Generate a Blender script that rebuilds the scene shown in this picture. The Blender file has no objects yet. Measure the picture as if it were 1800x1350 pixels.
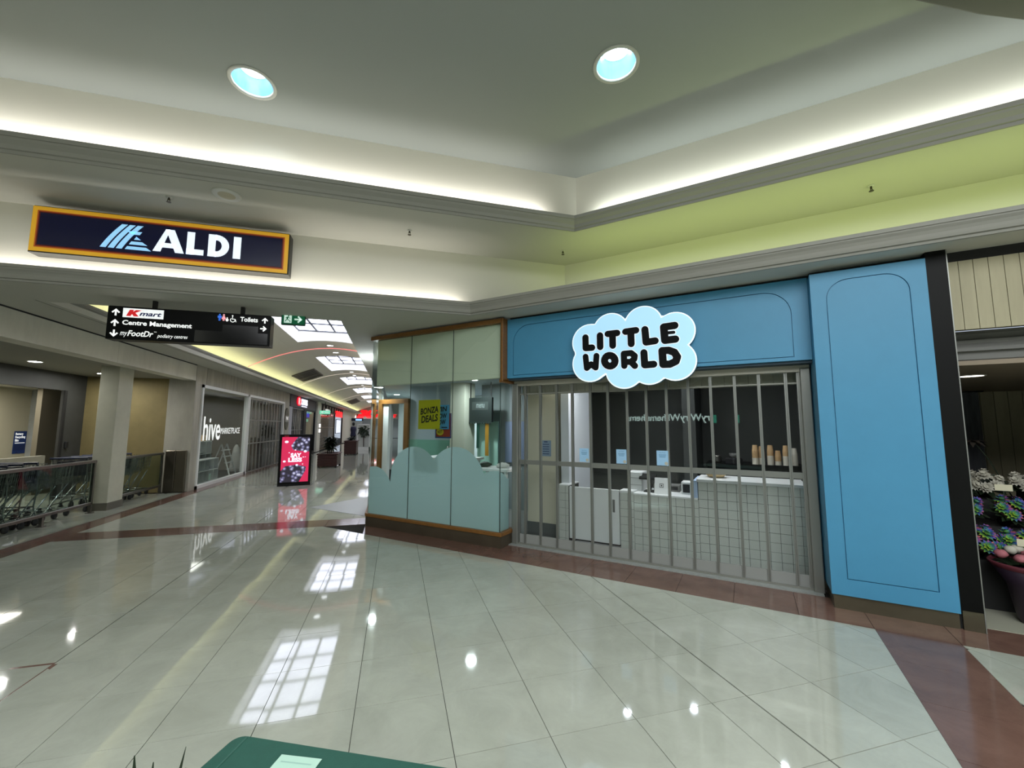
import bpy, math, random
from mathutils import Matrix, Vector
random.seed(7)
PI = math.pi
SC = bpy.context.scene
COL = SC.collection
S2 = 2 ** -0.5

# ------------------------------------------------------------------ camera, world, exposure
cam_d = bpy.data.cameras.new('camera')
cam = bpy.data.objects.new('camera', cam_d)
COL.objects.link(cam)
PITCH, ROLL, YAW, FPX = .1021, .0029, .2710, 729.66
fw = Vector((math.sin(YAW) * math.cos(PITCH), math.cos(YAW) * math.cos(PITCH), math.sin(PITCH)))
r0 = Vector((math.cos(YAW), -math.sin(YAW), 0))
u0 = r0.cross(fw)
r1 = r0 * math.cos(ROLL) + u0 * math.sin(ROLL)
u1 = -r0 * math.sin(ROLL) + u0 * math.cos(ROLL)
cam.matrix_world = Matrix(((r1.x, u1.x, -fw.x, 0), (r1.y, u1.y, -fw.y, 0), (r1.z, u1.z, -fw.z, 1.6), (0, 0, 0, 1)))
cam_d.sensor_fit = 'HORIZONTAL'
cam_d.sensor_width = 36
cam_d.lens = 36 * FPX / 1800
cam_d.clip_start = .02
cam_d.clip_end = 300
SC.camera = cam

w = bpy.data.worlds.new('world')
SC.world = w
w.use_nodes = True
w.node_tree.nodes['Background'].inputs[0].default_value = (.75, .85, 1, 1)
w.node_tree.nodes['Background'].inputs[1].default_value = .6
SC.view_settings.view_transform = 'Standard'
SC.view_settings.look = 'None'
SC.view_settings.gamma = 1
SC.view_settings.use_curve_mapping = False
SC.view_settings.exposure = 0.0
cy = SC.cycles
cy.use_denoising = True
cy.max_bounces = 8
cy.diffuse_bounces = 4
cy.glossy_bounces = 4
cy.transmission_bounces = 8
cy.transparent_max_bounces = 32
cy.sample_clamp_indirect = 4
cy.caustics_reflective = False
cy.caustics_refractive = False

# ------------------------------------------------------------------ cove tubes of the building, added fill lights
def area(name, loc, sx, sy, power, color, rot=(0, 0, 0)):
    l = bpy.data.lights.new(name, 'AREA')
    l.shape = 'RECTANGLE'
    l.size = sx
    l.size_y = sy
    l.energy = power
    l.color = color
    o = bpy.data.objects.new(name, l)
    COL.objects.link(o)
    o.location = loc
    o.rotation_euler = rot
    return o

def FW(u, v, z=0):
    return (S2 * (u + v), S2 * (v - u), z)

WARM = (1, .93, .84)
LIME = (.74, .93, .26)
# tubes lying in the plaster troughs, shining up
area('cove_tube', (-1.4, 4.83, 4.35), 6.4, .05, 30, (1, .97, .93), (math.radians(127), 0, 0))
area('cove_tube', FW(1.9, 4.99, 4.35), 7.0, .05, 33, (.96, 1, .95), (math.radians(127), 0, -PI / 4))
area('cove_tube', (-1.8, 5.53, 3.23), 5.2, .03, 19, (1, .95, .88), (math.radians(150), 0, 0))
area('cove_tube', FW(1.3, 4.85, 3.22), 6.6, .06, 21, LIME, (math.radians(150), 0, -PI / 4))
# corridor trough
area('cove_tube', (-4.42, 31, 3.24), .06, 48, 135, (1, .97, .5), (0, math.radians(150), 0))
area('cove_tube', (-.45, 31, 3.24), .06, 48, 230, (1, .86, .76), (PI, 0, 0))
# added overhead fill behind the camera, brightens the hall; no fitting there
fill_disc = area('overhead_fill', (-.4, -3.2, 4.93), 9.2, 9.2, 1120, (.95, .98, 1))
fill_disc.data.shape = 'DISK'
# unseen fill lights added to brighten the shop interiors
area('shop_fill', FW(-1.1, 5.62, 2.40), 2.6, .10, 34, (.95, .97, 1), (0, 0, -PI / 4))
area('shop_fill', (-6.2, 14.2, 2.6), 1.2, 2.6, 60, (1, .97, .92))
area('shop_fill', (-8.1, 11.2, 2.45), .8, 1.6, 45, (1, .96, .85))
area('shop_fill', (-6.0, 34, 2.6), 1.2, 9, 60, WARM)
area('shop_fill', (-2.5, 55, 2.9), 5, .8, 130, (.95, .98, 1))

# ------------------------------------------------------------------ materials
def lin(h):
    if isinstance(h, str):
        c = [int(h[i:i + 2], 16) / 255 for i in (0, 2, 4)]
    else:
        c = [x / 255 for x in h]
    return tuple((x / 12.92 if x <= .04045 else ((x + .055) / 1.055) ** 2.4) for x in c) + (1,)

MATS = {}
def mat(name, col=None, rough=.5, metal=0, emit=None, es=0, spec=.5, var=0, vscale=6, vstretch=(1, 1, 1), bump=0, bscale=60):
    if name in MATS:
        return MATS[name]
    m = bpy.data.materials.new(name)
    m.use_nodes = True
    nt = m.node_tree
    b = nt.nodes['Principled BSDF']
    b.inputs['Roughness'].default_value = rough
    b.inputs['Metallic'].default_value = metal
    b.inputs['Specular IOR Level'].default_value = spec
    c = lin(col) if col is not None else (0, 0, 0, 1)
    b.inputs['Base Color'].default_value = c
    if var or bump:
        tc = nt.nodes.new('ShaderNodeTexCoord')
        mp = nt.nodes.new('ShaderNodeMapping')
        mp.inputs['Scale'].default_value = vstretch
        nt.links.new(tc.outputs['Object'], mp.inputs[0])
    if var:
        n = nt.nodes.new('ShaderNodeTexNoise')
        n.inputs['Scale'].default_value = vscale
        n.inputs['Detail'].default_value = 6
        n.inputs['Roughness'].default_value = .62
        nt.links.new(mp.outputs[0], n.inputs['Vector'])
        r = nt.nodes.new('ShaderNodeValToRGB')
        r.color_ramp.elements[0].position = .3
        r.color_ramp.elements[1].position = .7
        r.color_ramp.elements[0].color = tuple(max(0, x * (1 - var)) for x in c[:3]) + (1,)
        r.color_ramp.elements[1].color = tuple(min(1, x * (1 + var)) for x in c[:3]) + (1,)
        nt.links.new(n.outputs[0], r.inputs[0])
        nt.links.new(r.outputs[0], b.inputs['Base Color'])
    if bump:
        n2 = nt.nodes.new('ShaderNodeTexNoise')
        n2.inputs['Scale'].default_value = bscale
        nt.links.new(mp.outputs[0], n2.inputs['Vector'])
        bp = nt.nodes.new('ShaderNodeBump')
        bp.inputs['Strength'].default_value = bump
        bp.inputs['Distance'].default_value = .01
        nt.links.new(n2.outputs[0], bp.inputs['Height'])
        nt.links.new(bp.outputs[0], b.inputs['Normal'])
    if emit is not None:
        b.inputs['Emission Color'].default_value = lin(emit)
        b.inputs['Emission Strength'].default_value = es
    MATS[name] = m
    return m

def glass(name, tint='ffffff', ior=1.45, boost=1.0, rough=0):
    m = bpy.data.materials.new(name)
    m.use_nodes = True
    nt = m.node_tree
    nt.nodes.clear()
    out = nt.nodes.new('ShaderNodeOutputMaterial')
    mx = nt.nodes.new('ShaderNodeMixShader')
    t = nt.nodes.new('ShaderNodeBsdfTransparent')
    t.inputs[0].default_value = lin(tint)
    g = nt.nodes.new('ShaderNodeBsdfGlossy')
    g.inputs['Roughness'].default_value = rough
    f = nt.nodes.new('ShaderNodeFresnel')
    f.inputs[0].default_value = ior
    ge = nt.nodes.new('ShaderNodeNewGeometry')
    io = nt.nodes.new('ShaderNodeMath')
    io.operation = 'MULTIPLY_ADD'
    io.inputs[1].default_value = 1 / ior - ior
    io.inputs[2].default_value = ior
    nt.links.new(ge.outputs['Backfacing'], io.inputs[0])
    nt.links.new(io.outputs[0], f.inputs[0])
    k = nt.nodes.new('ShaderNodeMath')
    k.operation = 'MULTIPLY'
    k.inputs[1].default_value = boost
    k.use_clamp = True
    nt.links.new(f.outputs[0], k.inputs[0])
    nt.links.new(k.outputs[0], mx.inputs[0])
    nt.links.new(t.outputs[0], mx.inputs[1])
    nt.links.new(g.outputs[0], mx.inputs[2])
    nt.links.new(mx.outputs[0], out.inputs[0])
    MATS[name] = m
    return m

def stone(name, c0, c1, rough, spec=.5, vein=None):
    """polished stone tile: soft clouds and a fine fleck, different on each piece"""
    m = bpy.data.materials.new(name)
    m.use_nodes = True
    nt = m.node_tree
    b = nt.nodes['Principled BSDF']
    b.inputs['Roughness'].default_value = rough
    b.inputs['Specular IOR Level'].default_value = spec
    geo = nt.nodes.new('ShaderNodeNewGeometry')
    inf = nt.nodes.new('ShaderNodeObjectInfo')
    n = nt.nodes.new('ShaderNodeTexNoise')
    n.inputs['Scale'].default_value = 3.2
    n.inputs['Detail'].default_value = 8
    n.inputs['Roughness'].default_value = .7
    n.inputs['Distortion'].default_value = .6
    nt.links.new(geo.outputs['Position'], n.inputs['Vector'])
    r = nt.nodes.new('ShaderNodeValToRGB')
    r.color_ramp.elements[0].position = .32
    r.color_ramp.elements[1].position = .68
    r.color_ramp.elements[0].color = lin(c0)
    r.color_ramp.elements[1].color = lin(c1)
    nt.links.new(n.outputs[0], r.inputs[0])
    mul = nt.nodes.new('ShaderNodeMath')
    mul.operation = 'MULTIPLY_ADD'
    mul.inputs[1].default_value = .08
    mul.inputs[2].default_value = .96
    nt.links.new(inf.outputs['Random'], mul.inputs[0])
    hs = nt.nodes.new('ShaderNodeHueSaturation')
    nt.links.new(mul.outputs[0], hs.inputs['Value'])
    nt.links.new(r.outputs[0], hs.inputs['Color'])
    nt.links.new(hs.outputs[0], b.inputs['Base Color'])
    MATS[name] = m
    return m

M_tile = stone('polished light stone', '9fa295', 'adb0a3', .045, .75)
M_brown = stone('polished brown stone', '5f473d', '72574c', .12, .4)
M_grout = mat('grout', '2e2c28', .9, spec=.1)
M_thresh = mat('grey threshold stone', '8f938f', .3, var=.15, vscale=20)
M_white = mat('white plaster', 'd6d4c8', .75)
M_ceil = mat('ceiling paint', '979c98', .85)
M_soffit = mat('soffit paint', 'bdbcb2', .8)
M_cornice = mat('cornice paint', '8e8d85', .7)
M_conc = mat('render panel', 'a8a599', .6, var=.22, vscale=1.6, vstretch=(1, 1, .35), bump=.15, bscale=30)
M_concd = mat('grey board cladding', 'a39f92', .6, var=.25, vscale=2.5, vstretch=(3, 3, .25))
M_tan = mat('tan render', '7d7049', .7, var=.18, vscale=1.2)
M_dark = mat('dark grey panel', '3b3c3a', .6, var=.1)
M_cream = mat('cream paint', 'd3cdb6', .7)
M_blue = mat('sky blue paint', '448bb0', .45, var=.035, vscale=3)
M_blue2 = mat('blue groove', '2f6a8c', .6)
M_black = mat('black gloss panel', '080908', .45, spec=.15)
M_blackm = mat('black matt', '161616', .7)
M_bronze = mat('bronze skirting', '6f6a58', .28, .75, var=.15, vscale=2)
M_bronzed = mat('dark bronze kick', '5d5446', .35, .5, var=.15, vscale=3)
M_wood = mat('varnished timber', '7c5426', .4, var=.18, vscale=4, vstretch=(6, 1, 20))
M_alu = mat('satin aluminium', '8f918b', .36, .55)
M_alud = mat('dull aluminium', '8c8c84', .4, .4)
M_steel = mat('brushed steel', '7a7871', .3, .9, var=.1, vscale=3, vstretch=(8, 8, .3))
M_chrome = mat('zinc wire', '8f9492', .25, .9)
M_glass = glass('green tinted shop glass', (245, 250, 248), 1.5, 1.0)
M_clear = glass('clear acrylic panel', (246, 248, 248), 1.45, 1.0, .01)
M_railg = glass('smoked rail glass', (222, 230, 227), 1.45, .3, .03)
def frosted(name, c, k):
    m = bpy.data.materials.new(name)
    m.use_nodes = True
    nt = m.node_tree
    nt.nodes.clear()
    out = nt.nodes.new('ShaderNodeOutputMaterial')
    mx = nt.nodes.new('ShaderNodeMixShader')
    mx.inputs[0].default_value = k
    d = nt.nodes.new('ShaderNodeBsdfDiffuse')
    t = nt.nodes.new('ShaderNodeBsdfTranslucent')
    d.inputs[0].default_value = lin(c)
    t.inputs[0].default_value = lin(c)
    nt.links.new(d.outputs[0], mx.inputs[1])
    nt.links.new(t.outputs[0], mx.inputs[2])
    nt.links.new(mx.outputs[0], out.inputs[0])
    MATS[name] = m
    return m
M_frost = frosted('frosted film', 'c6e0e4', .4)
M_frostb = mat('frosted kick strip', '8f918d', .5)
M_lampw = mat('lamp glow', 'ffffff', .5, emit=(225, 245, 255), es=60)
M_reflect = mat('blue tinted reflector', (160, 208, 236), .16, .8)
M_trimw = mat('lamp trim', 'c9c9c2', .4)
M_sky = mat('daylight roof pane', 'ffffff', .4, emit=(226, 230, 250), es=5)
M_skyf = mat('roof glazing bar', '4c5058', .6)
M_pw = mat('white powder coat', 'e4e6e4', .4)
M_wtile = mat('glazed white tile', 'c9ccc4', .18, var=.04, vscale=3)
M_wgrout = mat('tile joint', '33342f', .8)
M_navy = mat('navy sign face', '050a30', .25, emit='060b38', es=.15)
M_yel = mat('golden yellow edge', 'e0a92a', .4, emit='e0a92a', es=.35)
M_org = mat('orange edge', 'b5571c', .4, emit='b5571c', es=.25)
M_red = mat('signal red', 'c01822', .4)
M_aldiw = mat('lit white letter', 'e6f0fa', .4, emit='dfeaf6', es=.85)
M_aldib = mat('lit pale blue mark', '8ec4ea', .4, emit='8ec4ea', es=.8)
M_signk = mat('sign black', '060707', .35, spec=.12)
M_txtw = mat('white lettering', 'f2f4f2', .5, emit='f2f4f2', es=.75)
M_cloud = mat('lit cloud face', '7fa8bd', .4, emit='b2e0fa', es=.74)
M_cloudw = mat('lit cloud rim', 'a8b4ba', .4, emit='eefaff', es=.85)
M_cloudside = mat('cloud return', '35657f', .5)
M_letter = mat('raised black letter', '08090a', .6, spec=.15)
M_exitg = mat('exit green', '0f5a3a', .4, emit='0f5a3a', es=.5)
M_exitw = mat('exit white', 'dff5ea', .4, emit='cfeee0', es=.7)
M_pink = mat('pink glowing groove', 'f0a0a0', .5, emit=(245, 130, 130), es=.8)  # glow stands in for pink light reflected in the groove
M_pale = mat('pale groove', 'd9d2c8', .6, emit=(240, 225, 215), es=.45)
M_vault = mat('vault plaster', 'd3d2c6', .8)
M_green = mat('bottle green cloth', '174539', .75, var=.08, vscale=30, bump=.1, bscale=300)
M_flyer = mat('mint paper', '9cbcab', .7)
M_flyer2 = mat('flyer green print', '5a9883', .7)
M_leaf = mat('leaf green', '2e5a24', .5, var=.2, vscale=8)
M_leafd = mat('dark leaf', '1c2a18', .5, var=.2, vscale=8)
M_pot = mat('dark pot', '2a211e', .6)
M_charcoal = mat('charcoal wall', '262829', .55)
M_bluegrey = mat('pale blue wall', 'aebcc6', .6)
M_teal = mat('teal frosted band', '7fb5a4', .4)
M_tealp = mat('pale teal panel', 'a9d2c5', .5)
M_yposter = mat('yellow poster', 'b9b31c', .5)
M_ink = mat('black ink', '0c0d12', .6)
M_bposter = mat('blue poster', '4d97cf', .5)
M_sheet = mat('pale blue sheet', '9cc6e6', .5)
M_sheetl = mat('sheet print', '4d7fa8', .6)
M_rposter = mat('red poster', '9c3a2a', .5)
M_cardbd = mat('kraft paper', 'c8a476', .7)
M_paperw = mat('white paper cup', 'ddd6c6', .6)
M_screenred = mat('screen crimson', 'c02850', .3, emit=(200, 32, 78), es=.85)
M_screenw = mat('screen white', 'f0f4ff', .3, emit=(225, 235, 255), es=.95)
M_screenp = mat('screen lilac', '8aa0d8', .3, emit=(120, 150, 225), es=.85)
M_mahog = mat('mahogany planter', '3d1d1b', .4, var=.15, vscale=5)
M_kred = mat('lit red letter', 'f01420', .4, emit=(255, 10, 26), es=1.3)
M_navyw = mat('navy fascia', '272a3c', .5)
M_bluen = mat('blue neon', '2a22d8', .4, emit=(40, 25, 220), es=1.2)
M_gscr = mat('mint lit panel', '9fe0c0', .4, emit=(120, 220, 180), es=.8)
M_shelfw = mat('white shelving', 'c6ccc9', .5)
M_cloth = mat('white cloth', 'c9cbc6', .9)
M_skin = mat('mannequin dark cloth', '24262a', .8)
M_board = mat('cream board', 'a39c80', .6, var=.12, vscale=2, vstretch=(4, 4, .4))
M_boardj = mat('board joint', '6f6850', .8)
M_grey = mat('mid grey paint', '6c6c68', .6)
M_curtain = mat('grey curtain', '5b5f63', .8, var=.3, vscale=14, vstretch=(1, 1, .15))
M_plum = mat('plum wrap', '341a22', .5)
M_maroon = mat('maroon paper', '5e2630', .6)
M_petw = mat('white petals', 'b5b2a4', .7)
M_petp = mat('dusty pink petals', 'a8636a', .7)
M_pety = mat('yellow petals', 'd8c02c', .6)

def rainbow():
    m = bpy.data.materials.new('rainbow dyed petals')
    m.use_nodes = True
    nt = m.node_tree
    b = nt.nodes['Principled BSDF']
    tc = nt.nodes.new('ShaderNodeTexCoord')
    sp = nt.nodes.new('ShaderNodeSeparateXYZ')
    nt.links.new(tc.outputs['Generated'], sp.inputs[0])
    r = nt.nodes.new('ShaderNodeValToRGB')
    cr = r.color_ramp
    cols = ['b5b52e', '5a9a3a', '2a4fa0', 'a04a80', 'c87a50']
    cr.elements[0].color = lin(cols[0])
    cr.elements[1].color = lin(cols[-1])
    for i, c in enumerate(cols[1:-1]):
        e = cr.elements.new((i + 1) / 4)
        e.color = lin(c)
    nt.links.new(sp.outputs[0], r.inputs[0])
    nt.links.new(r.outputs[0], b.inputs['Base Color'])
    b.inputs['Roughness'].default_value = .7
    return m
M_rain = rainbow()

def choc():
    m = bpy.data.materials.new('screen chocolate bark')
    m.use_nodes = True
    nt = m.node_tree
    b = nt.nodes['Principled BSDF']
    tc = nt.nodes.new('ShaderNodeTexCoord')
    v = nt.nodes.new('ShaderNodeTexVoronoi')
    v.inputs['Scale'].default_value = 11
    nt.links.new(tc.outputs['Object'], v.inputs['Vector'])
    r = nt.nodes.new('ShaderNodeValToRGB')
    r.color_ramp.elements[0].color = lin('d0d0e6')
    r.color_ramp.elements[1].color = lin('26222e')
    e = r.color_ramp.elements.new(.38)
    e.color = lin('6a688c')
    r.color_ramp.elements[0].position = .12
    r.color_ramp.elements[2].position = .62
    nt.links.new(v.outputs['Distance'], r.inputs[0])
    nt.links.new(r.outputs[0], b.inputs['Base Color'])
    nt.links.new(r.outputs[0], b.inputs['Emission Color'])
    b.inputs['Emission Strength'].default_value = .8
    return m
M_choc = choc()

# ------------------------------------------------------------------ mesh helpers
I4 = Matrix.Identity(4)
FR = Matrix.Rotation(-PI / 4, 4, 'Z')            # shop row frame: x along the shopfronts, y into the shops

def plane(origin, kind):
    """text / flat drawing frame: x right, y up, z to the viewer"""
    if kind == 'F':
        x, n = Vector((S2, -S2, 0)), Vector((-S2, -S2, 0))
    elif kind == 'Y':
        x, n = Vector((1, 0, 0)), Vector((0, -1, 0))
    elif kind == 'X':
        x, n = Vector((0, 1, 0)), Vector((1, 0, 0))
    elif kind == 'B':
        x, n = Vector((-S2, S2, 0)), Vector((S2, S2, 0))
    else:
        x, n = kind
    y = n.cross(x)
    o = Vector(origin)
    return Matrix(((x.x, y.x, n.x, o.x), (x.y, y.y, n.y, o.y), (x.z, y.z, n.z, o.z), (0, 0, 0, 1)))

PM = {}   # matrices of the empties and roots

class MB:
    def __init__(self, T=I4):
        self.v, self.f, self.T, self.sm = [], [], T, []
    def add(self, vs, fs, smooth=False):
        k = len(self.v)
        self.v += [tuple(self.T @ Vector(p)) for p in vs]
        self.f += [tuple(i + k for i in q) for q in fs]
        self.sm += [smooth] * len(fs)
        return self
    def box(self, x0, x1, y0, y1, z0, z1):
        x0, x1 = min(x0, x1), max(x0, x1); y0, y1 = min(y0, y1), max(y0, y1); z0, z1 = min(z0, z1), max(z0, z1)
        return self.add([(x0, y0, z0), (x1, y0, z0), (x1, y1, z0), (x0, y1, z0), (x0, y0, z1), (x1, y0, z1), (x1, y1, z1), (x0, y1, z1)],
                        [(3, 2, 1, 0), (4, 5, 6, 7), (0, 1, 5, 4), (1, 2, 6, 5), (2, 3, 7, 6), (3, 0, 4, 7)])
    def bbox(self, x0, x1, y0, y1, z0, z1, c=.01):
        """box with chamfered upright and top edges"""
        c = min(c, (x1 - x0) / 2.2, (y1 - y0) / 2.2, (z1 - z0) / 2.2)
        def ring(i, z):
            a0, a1, b0, b1 = x0 + i, x1 - i, y0 + i, y1 - i
            return [(a0 + c, b0, z), (a1 - c, b0, z), (a1, b0 + c, z), (a1, b1 - c, z), (a1 - c, b1, z), (a0 + c, b1, z), (a0, b1 - c, z), (a0, b0 + c, z)]
        vs = ring(0, z0) + ring(0, z1 - c) + ring(c * .7, z1)
        fs = [tuple(range(7, -1, -1)), tuple(range(16, 24))]
        for k in (0, 8):
            fs += [(k + i, k + (i + 1) % 8, k + 8 + (i + 1) % 8, k + 8 + i) for i in range(8)]
        return self.add(vs, fs)
    def prism(self, poly, z0, z1):
        n = len(poly)
        a = sum(poly[i][0] * poly[(i + 1) % n][1] - poly[(i + 1) % n][0] * poly[i][1] for i in range(n))
        if a < 0:
            poly = poly[::-1]
        vs = [(p[0], p[1], z0) for p in poly] + [(p[0], p[1], z1) for p in poly]
        fs = [tuple(range(n - 1, -1, -1)), tuple(range(n, 2 * n))] + [(i, (i + 1) % n, n + (i + 1) % n, n + i) for i in range(n)]
        return self.add(vs, fs)
    def tube(self, pts, r, n=6, closed=False):
        pts = [Vector(p) for p in pts]
        rr = r if isinstance(r, (list, tuple)) else [r] * len(pts)
        vs, fs = [], []
        m = len(pts)
        for i, p in enumerate(pts):
            a = pts[(i - 1) % m] if (closed or i > 0) else p
            b = pts[(i + 1) % m] if (closed or i < m - 1) else p
            t = (b - a).normalized()
            h = Vector((0, 0, 1)) if abs(t.z) < .9 else Vector((1, 0, 0))
            e1 = t.cross(h).normalized()
            e2 = t.cross(e1)
            for k in range(n):
                an = 2 * PI * k / n
                q = p + e1 * math.cos(an) * rr[i] + e2 * math.sin(an) * rr[i]
                vs.append(tuple(q))
        for i in range(m if closed else m - 1):
            j = (i + 1) % m
            for k in range(n):
                fs.append((i * n + k, i * n + (k + 1) % n, j * n + (k + 1) % n, j * n + k))
        if not closed:
            fs.append(tuple(range(n)))
            fs.append(tuple((m - 1) * n + k for k in range(n - 1, -1, -1)))
        return self.add(vs, fs, n > 5)
    def lathe(self, prof, n=20, c=(0, 0, 0), cap=True):
        vs, fs = [], []
        for r, z in prof:
            for k in range(n):
                a = 2 * PI * k / n
                vs.append((c[0] + r * math.cos(a), c[1] + r * math.sin(a), c[2] + z))
        for i in range(len(prof) - 1):
            for k in range(n):
                fs.append((i * n + k, i * n + (k + 1) % n, (i + 1) * n + (k + 1) % n, (i + 1) * n + k))
        self.add(vs, fs, True)
        if cap:
            k0 = len(self.v) - len(vs)
            for i, rev in ((0, True), (len(prof) - 1, False)):
                if prof[i][0] > 1e-4:
                    q = [k0 + i * n + k for k in range(n)]
                    self.f.append(tuple(q[::-1] if rev else q)); self.sm.append(False)
        return self
    def sweep(self, path, prof, closed_prof=False):
        """profile (offset to the left of the path, z) along an xy path with mitres"""
        P = [Vector(p) for p in path]
        rows = []
        for i, p in enumerate(P):
            ns = []
            if i > 0:
                d = (p - P[i - 1]).normalized(); ns.append(Vector((-d.y, d.x)))
            if i < len(P) - 1:
                d = (P[i + 1] - p).normalized(); ns.append(Vector((-d.y, d.x)))
            nn = ns[0] if len(ns) == 1 else (ns[0] + ns[1]).normalized()
            k = 1 / nn.dot(ns[0])
            rows.append([(p.x + nn.x * k * d_, p.y + nn.y * k * d_, z) for d_, z in prof])
        m = len(prof)
        vs = [q for r in rows for q in r]
        fs = []
        for i in range(len(P) - 1):
            for j in range(m if closed_prof else m - 1):
                j2 = (j + 1) % m
                fs.append((i * m + j, i * m + j2, (i + 1) * m + j2, (i + 1) * m + j))
        if closed_prof:
            fs.append(tuple(range(m)))
            fs.append(tuple((len(P) - 1) * m + j for j in range(m - 1, -1, -1)))
        return self.add(vs, fs)
    def blob(self, c, rx, ry, rz, seed=0, amp=.2, nu=10, nv=6):
        rnd = random.Random(seed)
        vs, fs = [], []
        for i in range(nv + 1):
            ph = -PI / 2 + PI * i / nv
            for k in range(nu):
                th = 2 * PI * k / nu
                q = 1 + amp * (rnd.random() - .5) * 2
                vs.append((c[0] + rx * q * math.cos(ph) * math.cos(th), c[1] + ry * q * math.cos(ph) * math.sin(th), c[2] + rz * q * math.sin(ph)))
        for i in range(nv):
            for k in range(nu):
                fs.append((i * nu + k, i * nu + (k + 1) % nu, (i + 1) * nu + (k + 1) % nu, (i + 1) * nu + k))
        return self.add(vs, fs, True)
    def leaf(self, base, d, length, width, droop=.3, up=(0, 0, 1), n=4):
        d = Vector(d).normalized()
        side = d.cross(Vector(up))
        side = side.normalized() if side.length > 1e-4 else Vector((1, 0, 0))
        vs, fs = [], []
        b = Vector(base)
        for i in range(n + 1):
            t = i / n
            c = b + d * length * t - Vector((0, 0, 1)) * droop * length * t * t
            wd = width * math.sin(PI * min(.98, .12 + .86 * t)) * .5
            vs += [tuple(c - side * wd), tuple(c + Vector((0, 0, -wd * .35))), tuple(c + side * wd)]
        for i in range(n):
            for k in (0, 1):
                fs.append((i * 3 + k, i * 3 + k + 1, i * 3 + 3 + k + 1, i * 3 + 3 + k))
        return self.add(vs, fs, True)
    def build(self, name, m, parent=None, origin=None, rotz=0, group=None, kind=None, label=None, cat=None):
        if parent is not None:
            Mi = PM[parent.name].inverted()
            vs = [tuple(Mi @ Vector(p)) for p in self.v]
        elif origin is not None:
            Mo = Matrix.Translation(origin) @ Matrix.Rotation(rotz, 4, 'Z')
            Mi = Mo.inverted()
            vs = [tuple(Mi @ Vector(p)) for p in self.v]
        else:
            vs = self.v
        me = bpy.data.meshes.new(name)
        me.from_pydata(vs, [], self.f)
        me.polygons.foreach_set('use_smooth', self.sm)
        me.materials.append(m)
        me.update()
        o = bpy.data.objects.new(name, me)
        COL.objects.link(o)
        if parent is not None:
            o.parent = parent
            PM[o.name] = PM[parent.name]
        elif origin is not None:
            o.location = origin
            o.rotation_euler = (0, 0, rotz)
            PM[o.name] = Mo
        else:
            PM[o.name] = I4
        tag(o, label, cat, group, kind)
        return o

def tag(o, label=None, cat=None, group=None, kind=None):
    if label: o['label'] = label
    if cat: o['category'] = cat
    if group: o['group'] = group
    if kind: o['kind'] = kind
    return o

def thing(name, label, cat, loc=(0, 0, 0), rotz=0, group=None, kind=None):
    o = bpy.data.objects.new(name, None)
    COL.objects.link(o)
    o.empty_display_size = .1
    o.location = loc
    o.rotation_euler = (0, 0, rotz)
    PM[o.name] = Matrix.Translation(loc) @ Matrix.Rotation(rotz, 4, 'Z')
    return tag(o, label, cat, group, kind)

def copy_tree(o, loc, rotz, label=None, group=None):
    r = o.copy()
    COL.objects.link(r)
    r.location = loc
    r.rotation_euler = (0, 0, rotz)
    if label: r['label'] = label
    if group: r['group'] = group
    def rec(src, dst):
        for ch in list(src.children):
            c = ch.copy(); COL.objects.link(c); c.parent = dst
            rec(ch, c)
    rec(o, r)
    return r

DEP = None
TC = {}
def text_raw(body, off=0.0, shear=0.0, sp=1.0):
    key = (body, off, shear, sp)
    if key in TC: return TC[key]
    cu = bpy.data.curves.new('t', 'FONT')
    cu.body = body; cu.size = 1; cu.offset = off; cu.shear = shear; cu.space_character = sp; cu.resolution_u = 3
    cu.fill_mode = 'FRONT'
    o = bpy.data.objects.new('t', cu)
    COL.objects.link(o)
    bpy.context.view_layer.update()
    me = bpy.data.meshes.new_from_object(o.evaluated_get(bpy.context.evaluated_depsgraph_get()))
    vs = [tuple(v.co) for v in me.vertices]
    fs = [tuple(p.vertices) for p in me.polygons]
    bpy.data.objects.remove(o); bpy.data.curves.remove(cu); bpy.data.meshes.remove(me)
    TC[key] = (vs, fs)
    return vs, fs

def add_text(mb, body, x0, x1, y0, y1, off=0.02, shear=0, z=0.002, rot=0, depth=.0):
    """lettering scaled into the rectangle (drawing frame of the MB)"""
    vs, fs = text_raw(body, off, shear)
    ax, bx = min(v[0] for v in vs), max(v[0] for v in vs)
    ay, by = min(v[1] for v in vs), max(v[1] for v in vs)
    sx, sy = (x1 - x0) / (bx - ax), (y1 - y0) / (by - ay)
    cx, cyy = (x0 + x1) / 2, (y0 + y1) / 2
    out = []
    for v in vs:
        px, py = x0 + (v[0] - ax) * sx - cx, y0 + (v[1] - ay) * sy - cyy
        out.append((cx + px * math.cos(rot) - py * math.sin(rot), cyy + px * math.sin(rot) + py * math.cos(rot), z))
    mb.add(out, fs)
    if depth:
        # sides along the boundary edges
        cnt = {}
        for f in fs:
            for i in range(len(f)):
                a, b = f[i], f[(i + 1) % len(f)]
                cnt[(a, b)] = 1
        for (a, b) in list(cnt):
            if (b, a) not in cnt:
                p, q = out[a], out[b]
                mb.add([p, (p[0], p[1], p[2] - depth), (q[0], q[1], q[2] - depth), q], [(0, 1, 2, 3)])
    return mb

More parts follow.
